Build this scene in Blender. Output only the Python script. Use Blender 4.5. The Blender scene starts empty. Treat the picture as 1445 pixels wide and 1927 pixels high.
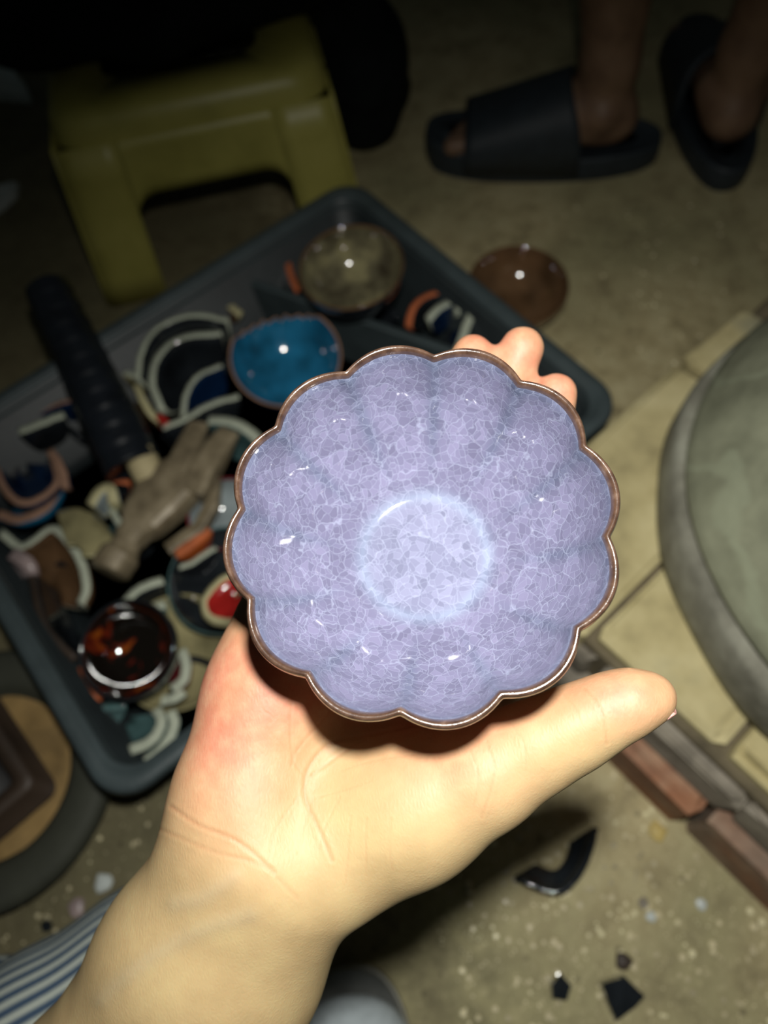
import bpy, math, random
import numpy as np
from mathutils import Vector, Matrix

random.seed(7)
rng = np.random.default_rng(11)
scene = bpy.context.scene
COL = scene.collection

# ------------------------------------------------------------------ camera
IW, IH, FPX = 1445.0, 1927.0, 1400.0
PITCH, ROLL, CAMH = math.radians(63), math.radians(-9), 0.68
CX, CY = IW / 2, IH / 2
_n = np.array([math.sin(ROLL) * math.cos(PITCH), -math.cos(ROLL) * math.cos(PITCH), -math.sin(PITCH)])
_f = np.array([0, 0, 1.0])
_y = _f - _n * (_f @ _n); _y /= np.linalg.norm(_y)
_x = np.cross(_y, _n)
RW = np.array([_x, _y, _n])              # camera axes (x right, y down, z forward) -> world
CAM = np.array([0, 0, CAMH])


def c2w(p):
    return CAM + np.asarray(p, float) @ RW.T


def cc(px, py, d):
    return np.array([(px - CX) / FPX * d, (py - CY) / FPX * d, d])


def W(px, py, d):
    return c2w(cc(px, py, d))


def G(px, py, z=0.0):
    ray = RW @ np.array([px - CX, py - CY, FPX])
    return CAM + ray * ((z - CAM[2]) / ray[2])


cam = bpy.data.cameras.new('camera')
cam_o = bpy.data.objects.new('camera', cam)
COL.objects.link(cam_o)
scene.camera = cam_o
cam.sensor_fit = 'VERTICAL'
cam.sensor_height = 36
cam.lens = FPX / IH * 36
cam.clip_start = 0.01
m = np.eye(4)
m[:3, 0] = RW @ [1, 0, 0]; m[:3, 1] = RW @ [0, -1, 0]; m[:3, 2] = RW @ [0, 0, -1]; m[:3, 3] = CAM
cam_o.matrix_world = Matrix(m.tolist())
cam.dof.use_dof = True
cam.dof.focus_distance = 0.208
cam.dof.aperture_fstop = 8.0

# ------------------------------------------------------------------ world, lamp, exposure
world = bpy.data.worlds.new('world')
scene.world = world
world.use_nodes = True
world.node_tree.nodes['Background'].inputs[0].default_value = (0.75, 0.9, 0.85, 1)
world.node_tree.nodes['Background'].inputs[1].default_value = 0.012

lamp = bpy.data.lights.new('head_torch', 'SPOT')
lamp.energy = 13.2
lamp.color = (1.0, 0.99, 0.93)
lamp.shadow_soft_size = 0.013
lamp.spot_size = math.radians(115)
lamp.spot_blend = 1.0
lamp_o = bpy.data.objects.new('head_torch', lamp)
COL.objects.link(lamp_o)
LAMP_C = np.array([0.016, -0.076, -0.05])
lamp_o.location = Vector(c2w(LAMP_C))
_aim = Vector(W(1010, 1400, 0.6)) - lamp_o.location
lamp_o.rotation_euler = _aim.to_track_quat('-Z', 'Y').to_euler()

vs = scene.view_settings
vs.view_transform = 'Standard'
vs.look = 'None'
vs.gamma = 1
vs.exposure = 0.0
vs.use_curve_mapping = False


# ------------------------------------------------------------------ materials
def lin(r, g, b):
    f = lambda v: ((v / 255 + 0.055) / 1.055) ** 2.4 if v > 10 else v / 255 / 12.92
    return (f(r), f(g), f(b), 1.0)


class Mat:
    def __init__(s, name):
        s.m = bpy.data.materials.new(name)
        s.m.use_nodes = True
        s.t = s.m.node_tree
        s.b = s.t.nodes['Principled BSDF']

    def n(s, kind, **kw):
        nd = s.t.nodes.new('ShaderNode' + kind)
        for k, v in kw.items():
            if k.startswith('i_'):
                nd.inputs[k[2:].replace('_', ' ')].default_value = v
            else:
                setattr(nd, k, v)
        return nd

    def l(s, a, b):
        s.t.links.new(a, b)

    def coord(s, scale=1.0, kind='Object'):
        tc = s.n('TexCoord')
        mp = s.n('Mapping')
        mp.inputs['Scale'].default_value = (scale,) * 3 if not hasattr(scale, '__len__') else scale
        s.l(tc.outputs[kind], mp.inputs['Vector'])
        return mp.outputs['Vector']

    def noise(s, vec, scale, detail=4, rough=0.55):
        nd = s.n('TexNoise', i_Scale=scale, i_Detail=detail, i_Roughness=rough)
        s.l(vec, nd.inputs['Vector'])
        return nd.outputs['Fac']

    def ramp(s, fac, stops):
        r = s.n('ValToRGB')
        e = r.color_ramp.elements
        while len(e) < len(stops):
            e.new(0.5)
        for el, (p, c) in zip(e, stops):
            el.position = p
            el.color = c
        s.l(fac, r.inputs['Fac'])
        return r.outputs['Color']

    def mix(s, fac, a, b, mode='MIX'):
        x = s.n('Mix', data_type='RGBA', blend_type=mode)
        for sock, v in ((x.inputs[0], fac), (x.inputs[6], a), (x.inputs[7], b)):
            if hasattr(v, 'is_output'):
                s.l(v, sock)
            else:
                sock.default_value = v
        return x.outputs[2]

    def math(s, op, a, b=0.5):
        x = s.n('Math', operation=op)
        for sock, v in ((x.inputs[0], a), (x.inputs[1], b)):
            if hasattr(v, 'is_output'):
                s.l(v, sock)
            else:
                sock.default_value = v
        return x.outputs[0]

    def attr(s, name):
        return s.n('Attribute', attribute_name=name).outputs['Fac']

    def color(s, c):
        if hasattr(c, 'is_output'):
            s.l(c, s.b.inputs['Base Color'])
        else:
            s.b.inputs['Base Color'].default_value = c
        return s

    def bump(s, h, strength=0.3, dist=0.001):
        b = s.n('Bump', i_Strength=strength, i_Distance=dist)
        s.l(h, b.inputs['Height'])
        s.l(b.outputs['Normal'], s.b.inputs['Normal'])
        return s

    def p(s, **kw):
        for k, v in kw.items():
            sock = s.b.inputs[k.replace('_', ' ')]
            if hasattr(v, 'is_output'):
                s.l(v, sock)
            else:
                sock.default_value = v
        return s


def simple(name, col, rough=0.5, var=0.12, scale=40, bump=0.0, bscale=None, coat=0.0, spec=0.5, **kw):
    a = Mat(name)
    v = a.coord()
    nz = a.noise(v, scale, 5)
    dark = tuple(x * (1 - var * 2) for x in col[:3]) + (1,)
    lite = tuple(min(1, x * (1 + var * 1.6)) for x in col[:3]) + (1,)
    a.color(a.ramp(nz, [(0.3, dark), (0.5, col), (0.72, lite)]))
    a.p(Roughness=rough, Coat_Weight=coat, Coat_Roughness=0.06, Specular_IOR_Level=spec, **kw)
    if bump:
        a.bump(a.noise(v, bscale or scale * 3, 5), bump, 0.002)
    return a.m


MATS = {}


def build_materials():
    # purple crackle glaze
    a = Mat('lilac_crackle_glaze')
    v = a.coord()
    wob = a.n('TexNoise', i_Scale=150.0, i_Detail=2.0)
    a.l(v, wob.inputs['Vector'])
    wv = a.n('MixRGB', blend_type='LINEAR_LIGHT')
    wv.inputs[0].default_value = 0.0022
    a.l(v, wv.inputs[1]); a.l(wob.outputs['Color'], wv.inputs[2])
    vv = wv.outputs[0]

    def vor(scale, feature, rnd=1.0):
        x = a.n('TexVoronoi', feature=feature, i_Scale=scale, i_Randomness=rnd)
        a.l(vv, x.inputs['Vector'])
        return x
    e1 = vor(170, 'DISTANCE_TO_EDGE').outputs['Distance']
    e2 = vor(440, 'DISTANCE_TO_EDGE').outputs['Distance']
    c1 = vor(170, 'F1'); c2 = vor(440, 'F1')
    l1 = a.ramp(e1, [(0.0, (1, 1, 1, 1)), (0.025, (0, 0, 0, 1))])
    l2 = a.ramp(e2, [(0.0, (0.75, 0.75, 0.75, 1)), (0.045, (0.0, 0.0, 0.0, 1))])
    cl1 = a.n('SeparateColor'); a.l(c1.outputs['Color'], cl1.inputs[0])
    cl2 = a.n('SeparateColor'); a.l(c2.outputs['Color'], cl2.inputs[0])
    tone = a.math('ADD', a.math('MULTIPLY', cl1.outputs[0], 0.45), a.math('MULTIPLY', cl2.outputs[1], 0.55))
    big = a.noise(v, 45, 3)
    tone = a.math('ADD', a.math('MULTIPLY', tone, 0.75), a.math('MULTIPLY', big, 0.3))
    base = a.ramp(tone, [(0.1, lin(86, 84, 106)), (0.5, lin(98, 96, 120)), (0.9, lin(113, 110, 136))])
    pale = a.ramp(tone, [(0.1, lin(98, 105, 126)), (0.5, lin(110, 116, 138)), (0.9, lin(126, 134, 154))])
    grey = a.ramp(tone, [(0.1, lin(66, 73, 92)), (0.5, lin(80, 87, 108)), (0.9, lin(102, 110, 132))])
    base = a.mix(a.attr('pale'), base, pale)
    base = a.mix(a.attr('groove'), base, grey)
    lines = a.math('MULTIPLY', a.math('MAXIMUM', l1, l2), 0.5)
    a.color(a.mix(lines, base, lin(146, 152, 172)))
    a.p(Roughness=0.5, Specular_IOR_Level=0.06, Coat_Weight=1.0, Coat_Roughness=0.05, Subsurface_Weight=0.0)
    hh = a.math('ADD', a.math('MULTIPLY', cl2.outputs[2], 0.5), a.math('MULTIPLY', a.math('MINIMUM', e2, 0.1), 4.0))
    a.bump(hh, 0.16, 0.0006)
    MATS['glaze'] = a.m

    a = Mat('brown_lip_glaze')
    v = a.coord()
    nz = a.noise(v, 300, 4)
    a.color(a.ramp(nz, [(0.3, lin(50, 35, 28)), (0.55, lin(72, 53, 42)), (0.8, lin(98, 79, 67))]))
    a.p(Roughness=0.22, Coat_Weight=0.7, Coat_Roughness=0.06)
    a.bump(a.noise(v, 900, 3), 0.12, 0.0005)
    MATS['lip'] = a.m
    MATS['outer'] = simple('pale_outer_glaze', lin(196, 176, 176), 0.2, 0.06, 120, coat=0.5)
    MATS['footclay'] = simple('unglazed_foot', lin(150, 118, 95), 0.8, 0.1, 200)

    # skin of the holding hand
    a = Mat('pale_skin')
    v = a.coord()
    n1 = a.noise(v, 60, 4); n2 = a.noise(v, 190, 4)
    b1 = a.ramp(n1, [(0.3, lin(157, 135, 97)), (0.5, lin(166, 143, 104)), (0.7, lin(172, 151, 110))])
    b2 = a.ramp(n2, [(0.3, lin(176, 108, 86)), (0.52, lin(180, 121, 97)), (0.72, lin(184, 135, 108))])
    red = a.math('MULTIPLY', a.attr('red'), a.math('ADD', 0.45, n1))
    red.node.use_clamp = True
    col = a.mix(red, b1, b2)
    col = a.mix(a.math('MULTIPLY', a.attr('crease'), 0.26), col, lin(160, 98, 66))
    col = a.mix(a.math('MULTIPLY', a.attr('vein'), 0.14), col, lin(148, 152, 140))
    a.color(col)
    a.p(Roughness=0.54, Subsurface_Weight=0.25, Subsurface_Scale=0.004, Specular_IOR_Level=0.32)
    a.b.inputs['Subsurface Radius'].default_value = (1.0, 0.35, 0.2)
    wvx = a.n('TexVoronoi', feature='DISTANCE_TO_EDGE', i_Scale=900.0)
    mp = a.coord((1.0, 0.45, 1.0)); a.l(mp, wvx.inputs['Vector'])
    h = a.math('ADD', a.math('MULTIPLY', wvx.outputs['Distance'], 0.9), a.math('MULTIPLY', a.noise(v, 520, 4), 0.5))
    a.bump(h, 0.16, 0.0006)
    MATS['skin'] = a.m
    MATS['nail'] = simple('thumb_nail_keratin', lin(190, 138, 130), 0.25, 0.04, 300, coat=0.4)

    a = Mat('tanned_skin')
    v = a.coord()
    n1 = a.noise(v, 25, 4)
    a.color(a.ramp(n1, [(0.3, lin(110, 84, 66)), (0.5, lin(130, 102, 80)), (0.7, lin(146, 117, 94))]))
    a.p(Roughness=0.55, Subsurface_Weight=0.1, Subsurface_Scale=0.004)
    a.bump(a.noise(v, 300, 4), 0.2, 0.001)
    MATS['tan'] = a.m
    MATS['slipper'] = simple('dark_foam_rubber', lin(38, 46, 52), 0.6, 0.1, 60, 0.12, 500)
    MATS['shoe'] = simple('pale_grey_canvas', lin(176, 186, 190), 0.8, 0.06, 120, 0.3, 900)
    MATS['shoesole'] = simple('white_rubber_sole', lin(170, 172, 168), 0.6, 0.06, 90)

    # striped trouser cloth: stripes follow the leg
    a = Mat('blue_white_striped_cotton')
    s_ = a.attr('stripe')
    fr = a.math('FRACT', s_)
    st = a.ramp(fr, [(0.0, lin(72, 90, 112)), (0.36, lin(82, 100, 122)), (0.46, lin(176, 182, 176)),
                     (0.62, lin(196, 200, 190)), (0.88, lin(176, 182, 176)), (0.98, lin(72, 90, 112))])
    v = a.coord()
    a.color(a.mix(a.noise(v, 600, 3), st, lin(130, 138, 140), 'SOFT_LIGHT'))
    wv_ = a.n('TexWave', i_Scale=520.0, i_Distortion=3.0); a.l(v, wv_.inputs['Vector'])
    a.p(Roughness=0.9, Specular_IOR_Level=0.1)
    a.bump(wv_.outputs['Fac'], 0.35, 0.0006)
    MATS['stripe'] = a.m

    # floor
    a = Mat('dirty_concrete_floor')
    v = a.coord()
    n1 = a.noise(v, 3.5, 6, 0.6); n2 = a.noise(v, 28, 8, 0.65); n3 = a.noise(v, 140, 5, 0.7)
    c1 = a.ramp(n2, [(0.28, lin(134, 122, 90)), (0.48, lin(186, 172, 130)), (0.62, lin(202, 190, 148)), (0.8, lin(222, 208, 162))])
    c2 = a.ramp(n2, [(0.3, lin(128, 122, 90)), (0.6, lin(166, 158, 118)), (0.8, lin(184, 174, 132))])
    col = a.mix(a.ramp(n1, [(0.42, (0, 0, 0, 1)), (0.6, (1, 1, 1, 1))]), c1, c2)
    col = a.mix(a.ramp(n3, [(0.56, (0, 0, 0, 1)), (0.7, (0.4, 0.4, 0.4, 1))]), col, lin(232, 218, 176))
    sp = a.n('TexVoronoi', feature='F1', i_Scale=34.0); a.l(v, sp.inputs['Vector'])
    col = a.mix(a.ramp(sp.outputs['Distance'], [(0.05, (0.6, 0.6, 0.6, 1)), (0.11, (0, 0, 0, 1))]), col, lin(66, 58, 40))
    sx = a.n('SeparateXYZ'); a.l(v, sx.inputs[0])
    left_dark = a.ramp(a.math('ADD', a.math('MULTIPLY', sx.outputs[0], 2.4), a.math('MULTIPLY', n2, 0.5)), [(0.0, (0.62, 0.62, 0.62, 1)), (0.32, (0, 0, 0, 1))])
    col = a.mix(left_dark, col, lin(58, 52, 36))  # floor tone darkens towards the left, its edge broken up by noise
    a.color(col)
    a.p(Roughness=a.math('ADD', a.math('MULTIPLY', n1, 0.35), 0.42), Specular_IOR_Level=0.35)
    a.bump(a.math('ADD', a.math('MULTIPLY', n2, 0.6), n3), 0.7, 0.003)
    MATS['floor'] = a.m

    MATS['gravel'] = simple('pale_gravel', lin(222, 210, 172), 0.3, 0.3, 25, coat=0.6)
    MATS['whitechip'] = simple('white_porcelain_chip', lin(205, 212, 208), 0.25, 0.05, 60, coat=0.6)
    MATS['yellowchip'] = simple('yellow_stone', lin(206, 182, 110), 0.55, 0.15, 60)
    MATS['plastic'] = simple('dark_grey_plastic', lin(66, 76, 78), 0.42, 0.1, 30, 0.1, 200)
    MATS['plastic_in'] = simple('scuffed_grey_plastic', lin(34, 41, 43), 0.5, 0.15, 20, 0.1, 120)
    a = Mat('yellow_stool_plastic')
    v = a.coord()
    nz = a.noise(v, 14, 6, 0.6)
    a.color(a.ramp(nz, [(0.3, lin(152, 146, 72)), (0.5, lin(170, 163, 84)), (0.75, lin(182, 174, 94))]))
    a.p(Roughness=0.42)
    MATS['yellow'] = a.m
    MATS['black_cloth'] = simple('black_cotton', lin(24, 28, 28), 0.95, 0.2, 30, 0.4, 400, spec=0.15)
    MATS['tape'] = simple('black_vinyl_tape', lin(26, 30, 36), 0.32, 0.2, 40, 0.2, 160)
    MATS['wood'] = simple('raw_wood', lin(186, 172, 132), 0.7, 0.1, 60, 0.2, 300)
    a = Mat('rusty_steel')
    v = a.coord()
    nz = a.noise(v, 45, 6, 0.6)
    a.color(a.ramp(nz, [(0.3, lin(98, 87, 68)), (0.52, lin(138, 125, 100)), (0.75, lin(164, 150, 124))]))
    a.p(Roughness=0.45, Metallic=0.1)
    a.bump(a.noise(v, 160, 5), 0.3, 0.001)
    MATS['steel'] = a.m

    def glz(key, rgb, rough=0.09, var=0.25, sc=30):
        MATS[key] = simple(key + '_glaze', lin(*rgb), rough, var, sc, coat=0.8)
    glz('blue', (34, 112, 150)); glz('navy', (14, 38, 70)); glz('black', (34, 38, 42)); glz('teal', (78, 108, 108), 0.25)
    glz('olive', (150, 142, 104), 0.22); glz('brown', (104, 78, 54)); glz('red', (190, 42, 38)); glz('orange', (186, 92, 40), 0.4)
    glz('greyglaze', (150, 160, 162)); glz('maroon', (112, 40, 44)); glz('mauve', (168, 150, 148), 0.35)
    MATS['body_white'] = simple('white_fired_clay', lin(186, 192, 172), 0.75, 0.07, 60, 0.2, 300)
    MATS['body_cream'] = simple('cream_fired_clay', lin(206, 198, 152), 0.75, 0.07, 60, 0.2, 300)
    MATS['body_brown'] = simple('brown_fired_clay', lin(158, 122, 100), 0.8, 0.1, 60, 0.2, 300)
    MATS['body_terra'] = simple('terracotta', lin(196, 106, 62), 0.8, 0.1, 60, 0.2, 300)

    a = Mat('tortoiseshell_glaze')
    v = a.coord((1.0, 1.0, 0.4))
    ds = a.n('TexNoise', i_Scale=32.0, i_Detail=3.0, i_Distortion=1.4); a.l(v, ds.inputs['Vector'])
    a.color(a.ramp(ds.outputs['Fac'], [(0.55, lin(20, 16, 12)), (0.6, lin(96, 28, 16)), (0.66, lin(150, 80, 22)), (0.72, lin(96, 24, 16))]))
    a.p(Roughness=0.08, Coat_Weight=0.9, Coat_Roughness=0.03)
    MATS['tortoise'] = a.m
    a = Mat('mottled_olive_glaze')
    v = a.coord()
    nz = a.noise(v, 38, 5, 0.6)
    a.color(a.ramp(nz, [(0.32, lin(66, 58, 44)), (0.5, lin(112, 106, 82)), (0.66, lin(160, 152, 112)), (0.8, lin(120, 100, 78))]))
    a.p(Roughness=0.1, Coat_Weight=0.8, Coat_Roughness=0.05)
    MATS['mottle'] = a.m

    a = Mat('yellow_mortared_brick')
    v = a.coord()
    n1 = a.noise(v, 18, 7, 0.62); n2 = a.noise(v, 7, 4)
    c = a.ramp(n1, [(0.28, lin(148, 136, 98)), (0.5, lin(190, 177, 130)), (0.7, lin(208, 196, 150))])
    c = a.mix(a.ramp(n2, [(0.6, (0, 0, 0, 1)), (0.75, (0.6, 0.6, 0.6, 1))]), c, lin(140, 146, 132))
    a.color(c); a.p(Roughness=0.85)
    a.bump(n1, 0.5, 0.003)
    MATS['ybrick'] = a.m
    a = Mat('weathered_red_brick')
    v = a.coord()
    oi = a.n('ObjectInfo').outputs['Random']
    n1 = a.noise(v, 30, 7, 0.65); n2 = a.noise(v, 9, 4)
    r1 = a.ramp(n1, [(0.3, lin(110, 74, 54)), (0.5, lin(156, 106, 76)), (0.72, lin(186, 146, 114))])
    r2 = a.ramp(n1, [(0.3, lin(104, 98, 86)), (0.5, lin(144, 136, 122)), (0.72, lin(170, 162, 146))])
    k = a.ramp(a.math('ADD', a.math('MULTIPLY', oi, 0.5), a.math('MULTIPLY', n2, 0.7)), [(0.42, (0, 0, 0, 1)), (0.62, (1, 1, 1, 1))])
    a.color(a.mix(k, r1, r2)); a.p(Roughness=0.85)
    a.bump(n1, 0.6, 0.003)
    MATS['rbrick'] = a.m
    MATS['mortar'] = simple('dark_mortar', lin(108, 98, 76), 0.9, 0.2, 30, 0.6, 90)

    a = Mat('grey_green_stone')
    v = a.coord()
    n1 = a.noise(v, 14, 8, 0.62); n2 = a.noise(v, 60, 6, 0.6)
    c = a.ramp(n1, [(0.3, lin(112, 114, 94)), (0.5, lin(140, 142, 118)), (0.68, lin(162, 164, 138))])
    c = a.mix(0.3, c, a.ramp(n2, [(0.3, lin(90, 92, 76)), (0.7, lin(150, 152, 128))]))
    vs_ = a.n('TexWave', i_Scale=7.0, i_Distortion=9.0, i_Detail=4.0); a.l(v, vs_.inputs['Vector'])
    c = a.mix(a.ramp(vs_.outputs['Fac'], [(0.93, (0, 0, 0, 1)), (1.0, (0.5, 0.5, 0.5, 1))]), c, lin(160, 166, 140))
    a.color(c); a.p(Roughness=0.7)
    a.bump(n2, 0.3, 0.002)
    MATS['stone'] = a.m
    a = Mat('dark_stone')
    v = a.coord()
    n1 = a.noise(v, 16, 8, 0.65)
    a.color(a.ramp(n1, [(0.32, lin(92, 90, 78)), (0.5, lin(132, 130, 116)), (0.7, lin(168, 168, 152))]))
    a.p(Roughness=0.8); a.bump(n1, 0.4, 0.003)
    MATS['darkstone'] = a.m
    MATS['rubber'] = simple('black_rubber', lin(56, 58, 48), 0.75, 0.15, 20, 0.2, 150)
    MATS['clay'] = simple('ochre_clay', lin(140, 114, 70), 0.85, 0.3, 22, 0.7, 70)
    MATS['boxbrown'] = simple('dark_brown_board', lin(58, 46, 36), 0.55, 0.25, 14, 0.15, 120)
    MATS['boxblack'] = simple('black_lacquer', lin(16, 14, 14), 0.5, 0.2, 30)
    MATS['paper'] = simple('crumpled_white_paper', lin(232, 238, 238), 0.85, 0.08, 30, 0.3, 60)


build_materials()


# ------------------------------------------------------------------ mesh helpers
def mesh_from(name, verts, faces, smooth=True):
    me = bpy.data.meshes.new(name)
    verts = np.asarray(verts, float)
    if isinstance(faces, np.ndarray):
        nq, k = faces.shape
        me.vertices.add(len(verts)); me.vertices.foreach_set('co', verts.ravel())
        me.loops.add(nq * k); me.loops.foreach_set('vertex_index', faces.ravel().astype(np.int32))
        me.polygons.add(nq)
        me.polygons.foreach_set('loop_start', np.arange(0, nq * k, k, dtype=np.int32))
        me.update(calc_edges=True)
    else:
        me.from_pydata(verts.tolist(), [], faces)
        me.update()
    me.validate()
    if smooth:
        me.polygons.foreach_set('use_smooth', [True] * len(me.polygons))
    return me


def obj(name, verts, faces, mats, parent=None, origin=None, smooth=True, fmat=None):
    """verts in world metres; a top-level object gets its origin at its base centre"""
    verts = np.asarray(verts, float)
    if parent is not None:
        off = np.array(parent['o'])
        loc = (0, 0, 0)
    else:
        if origin is None:
            lo, hi = verts.min(0), verts.max(0)
            origin = np.array([(lo[0] + hi[0]) / 2, (lo[1] + hi[1]) / 2, lo[2]])
        off = np.asarray(origin, float); loc = off
    me = mesh_from(name, verts - off, faces, smooth)
    for mt in (mats if isinstance(mats, (list, tuple)) else [mats]):
        me.materials.append(MATS[mt])
    if fmat is not None:
        me.polygons.foreach_set('material_index', np.asarray(fmat, np.int32))
    o = bpy.data.objects.new(name, me)
    COL.objects.link(o)
    o.location = Vector(loc)
    o['o'] = [float(q) for q in off]
    if parent is not None:
        o.parent = parent
    return o


def tag(o, label=None, cat=None, group=None, kind=None):
    if label: o['label'] = label
    if cat: o['category'] = cat
    if group: o['group'] = group
    if kind: o['kind'] = kind
    return o


def empty(name, loc, label, cat, group=None):
    o = bpy.data.objects.new(name, None)
    COL.objects.link(o)
    o.empty_display_size = 0.02
    o.location = Vector(loc)
    o['o'] = [float(q) for q in loc]
    return tag(o, label, cat, group)


def grid_faces(nu, nv, cu=False, cv=False, flip=False):
    f = []
    for i in range(nu if cu else nu - 1):
        for j in range(nv if cv else nv - 1):
            a = i * nv + j; b = ((i + 1) % nu) * nv + j
            c = ((i + 1) % nu) * nv + (j + 1) % nv; d = i * nv + (j + 1) % nv
            f.append((a, d, c, b) if flip else (a, b, c, d))
    return f


def lathe(profile, n=64, center=(0, 0, 0), up=(0, 0, 1), wob=None):
    """profile: (r, h) list -> verts, faces around the axis `up`"""
    up = np.array(up, float); up /= np.linalg.norm(up)
    t = np.array([1, 0, 0]) if abs(up[0]) < 0.8 else np.array([0, 1, 0])
    ex = np.cross(t, up); ex /= np.linalg.norm(ex); ey = np.cross(up, ex)
    V = []
    for i in range(n):
        th = 2 * math.pi * i / n
        d = ex * math.cos(th) + ey * math.sin(th)
        for (r, h) in profile:
            rr = r * (wob(th, r, h) if wob else 1)
            V.append(np.asarray(center) + d * rr + up * h)
    return np.array(V), grid_faces(n, len(profile), cu=True)


def spline(pts, n):
    """Catmull-Rom resample of an open polyline"""
    P = np.asarray(pts, float)
    Q = np.vstack([2 * P[0] - P[1], P, 2 * P[-1] - P[-2]])
    out = []
    for t in np.linspace(0, len(P) - 1 - 1e-9, n):
        i = int(t); u = t - i
        p0, p1, p2, p3 = Q[i:i + 4]
        out.append(0.5 * ((2 * p1) + (-p0 + p2) * u + (2 * p0 - 5 * p1 + 4 * p2 - p3) * u * u + (-p0 + 3 * p1 - 3 * p2 + p3) * u ** 3))
    return np.array(out)


def tube(path, radius, n=10, cap=True):
    P = np.asarray(path, float)
    R = np.broadcast_to(radius, (len(P),))
    V, prev = [], None
    for i, p in enumerate(P):
        t = P[min(i + 1, len(P) - 1)] - P[max(i - 1, 0)]; t /= np.linalg.norm(t)
        if prev is None:
            a = np.array([0, 0, 1.0]) if abs(t[2]) < 0.9 else np.array([1.0, 0, 0])
            nx = np.cross(t, a)
        else:
            nx = prev - t * (prev @ t)
        nx /= np.linalg.norm(nx); prev = nx
        ny = np.cross(t, nx)
        for k in range(n):
            a = 2 * math.pi * k / n
            V.append(p + (nx * math.cos(a) + ny * math.sin(a)) * R[i])
    F = grid_faces(len(P), n, cv=True, flip=True)
    if cap:
        F.append(tuple(range(n))); F.append(tuple(reversed(range((len(P) - 1) * n, len(P) * n))))
    return np.array(V), F


def box(c, ux, uy, sx, sy, z0, z1, bev=0.003, jit=0.0):
    """bevelled block on axes ux,uy (unit, horizontal) with half sizes sx,sy"""
    V = []
    rings = [(z0, 0), (z1 - bev, 0), (z1 - bev * 0.3, bev * 0.7), (z1, bev * 1.6)]
    for z, ins in rings:
        cx_, cy_ = sx - ins, sy - ins
        b = bev * 1.2
        for (x, y) in ((cx_, cy_ - b), (cx_ - b, cy_), (-cx_ + b, cy_), (-cx_, cy_ - b), (-cx_, -cy_ + b), (-cx_ + b, -cy_), (cx_ - b, -cy_), (cx_, -cy_ + b)):
            q = np.array([c[0], c[1], 0]) + ux * x + uy * y
            V.append([q[0], q[1], z])
    V = np.array(V)
    if jit:
        V[8:] += rng.normal(0, jit, V[8:].shape)
    F = grid_faces(4, 8, cv=True, flip=True)
    F.append(tuple(range(8))); F.append(tuple(reversed(range(24, 32))))
    F = [tuple(reversed(f)) for f in F]
    return V, F


# ---- signed distance bodies, meshed with surface nets
def surface_nets(D, org, h):
    S = D < 0
    sh = np.array(D.shape) - 1
    corners = [(i, j, k) for i in (0, 1) for j in (0, 1) for k in (0, 1)]
    cnt = np.zeros(sh, np.int8)
    for (i, j, k) in corners:
        cnt += S[i:i + sh[0], j:j + sh[1], k:k + sh[2]]
    act = np.argwhere((cnt > 0) & (cnt < 8))
    vals = np.stack([D[act[:, 0] + i, act[:, 1] + j, act[:, 2] + k] for (i, j, k) in corners], 1)
    acc = np.zeros((len(act), 3)); w = np.zeros(len(act))
    for a in range(8):
        for b in range(a + 1, 8):
            ca, cb = np.array(corners[a]), np.array(corners[b])
            if np.abs(ca - cb).sum() != 1:
                continue
            va, vb = vals[:, a], vals[:, b]
            mk = (va < 0) != (vb < 0)
            t = np.where(mk, va / np.where(mk, va - vb, 1), 0)
            acc += np.where(mk[:, None], ca + t[:, None] * (cb - ca), 0); w += mk
    V = org + h * (act + acc / w[:, None])
    idx = -np.ones(sh, np.int64)
    idx[act[:, 0], act[:, 1], act[:, 2]] = np.arange(len(act))
    F = []
    for ax in range(3):
        o1, o2 = (ax + 1) % 3, (ax + 2) % 3
        sl0 = [slice(None)] * 3; sl1 = [slice(None)] * 3
        sl0[ax] = slice(0, -1); sl1[ax] = slice(1, None)
        A, B = S[tuple(sl0)], S[tuple(sl1)]
        e = np.argwhere(A != B)
        ok = (e[:, o1] > 0) & (e[:, o2] > 0) & (e[:, o1] < sh[o1]) & (e[:, o2] < sh[o2])
        e = e[ok]
        q = []
        for d1, d2 in ((-1, -1), (0, -1), (0, 0), (-1, 0)):
            c = e.copy(); c[:, o1] += d1; c[:, o2] += d2
            q.append(idx[c[:, 0], c[:, 1], c[:, 2]])
        q = np.stack(q, 1)
        inside = A[e[:, 0], e[:, 1], e[:, 2]]
        q[~inside] = q[~inside][:, ::-1]
        F.append(q)
    F = np.vstack(F)
    F = F[(F >= 0).all(1)]
    return V, F


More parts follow.
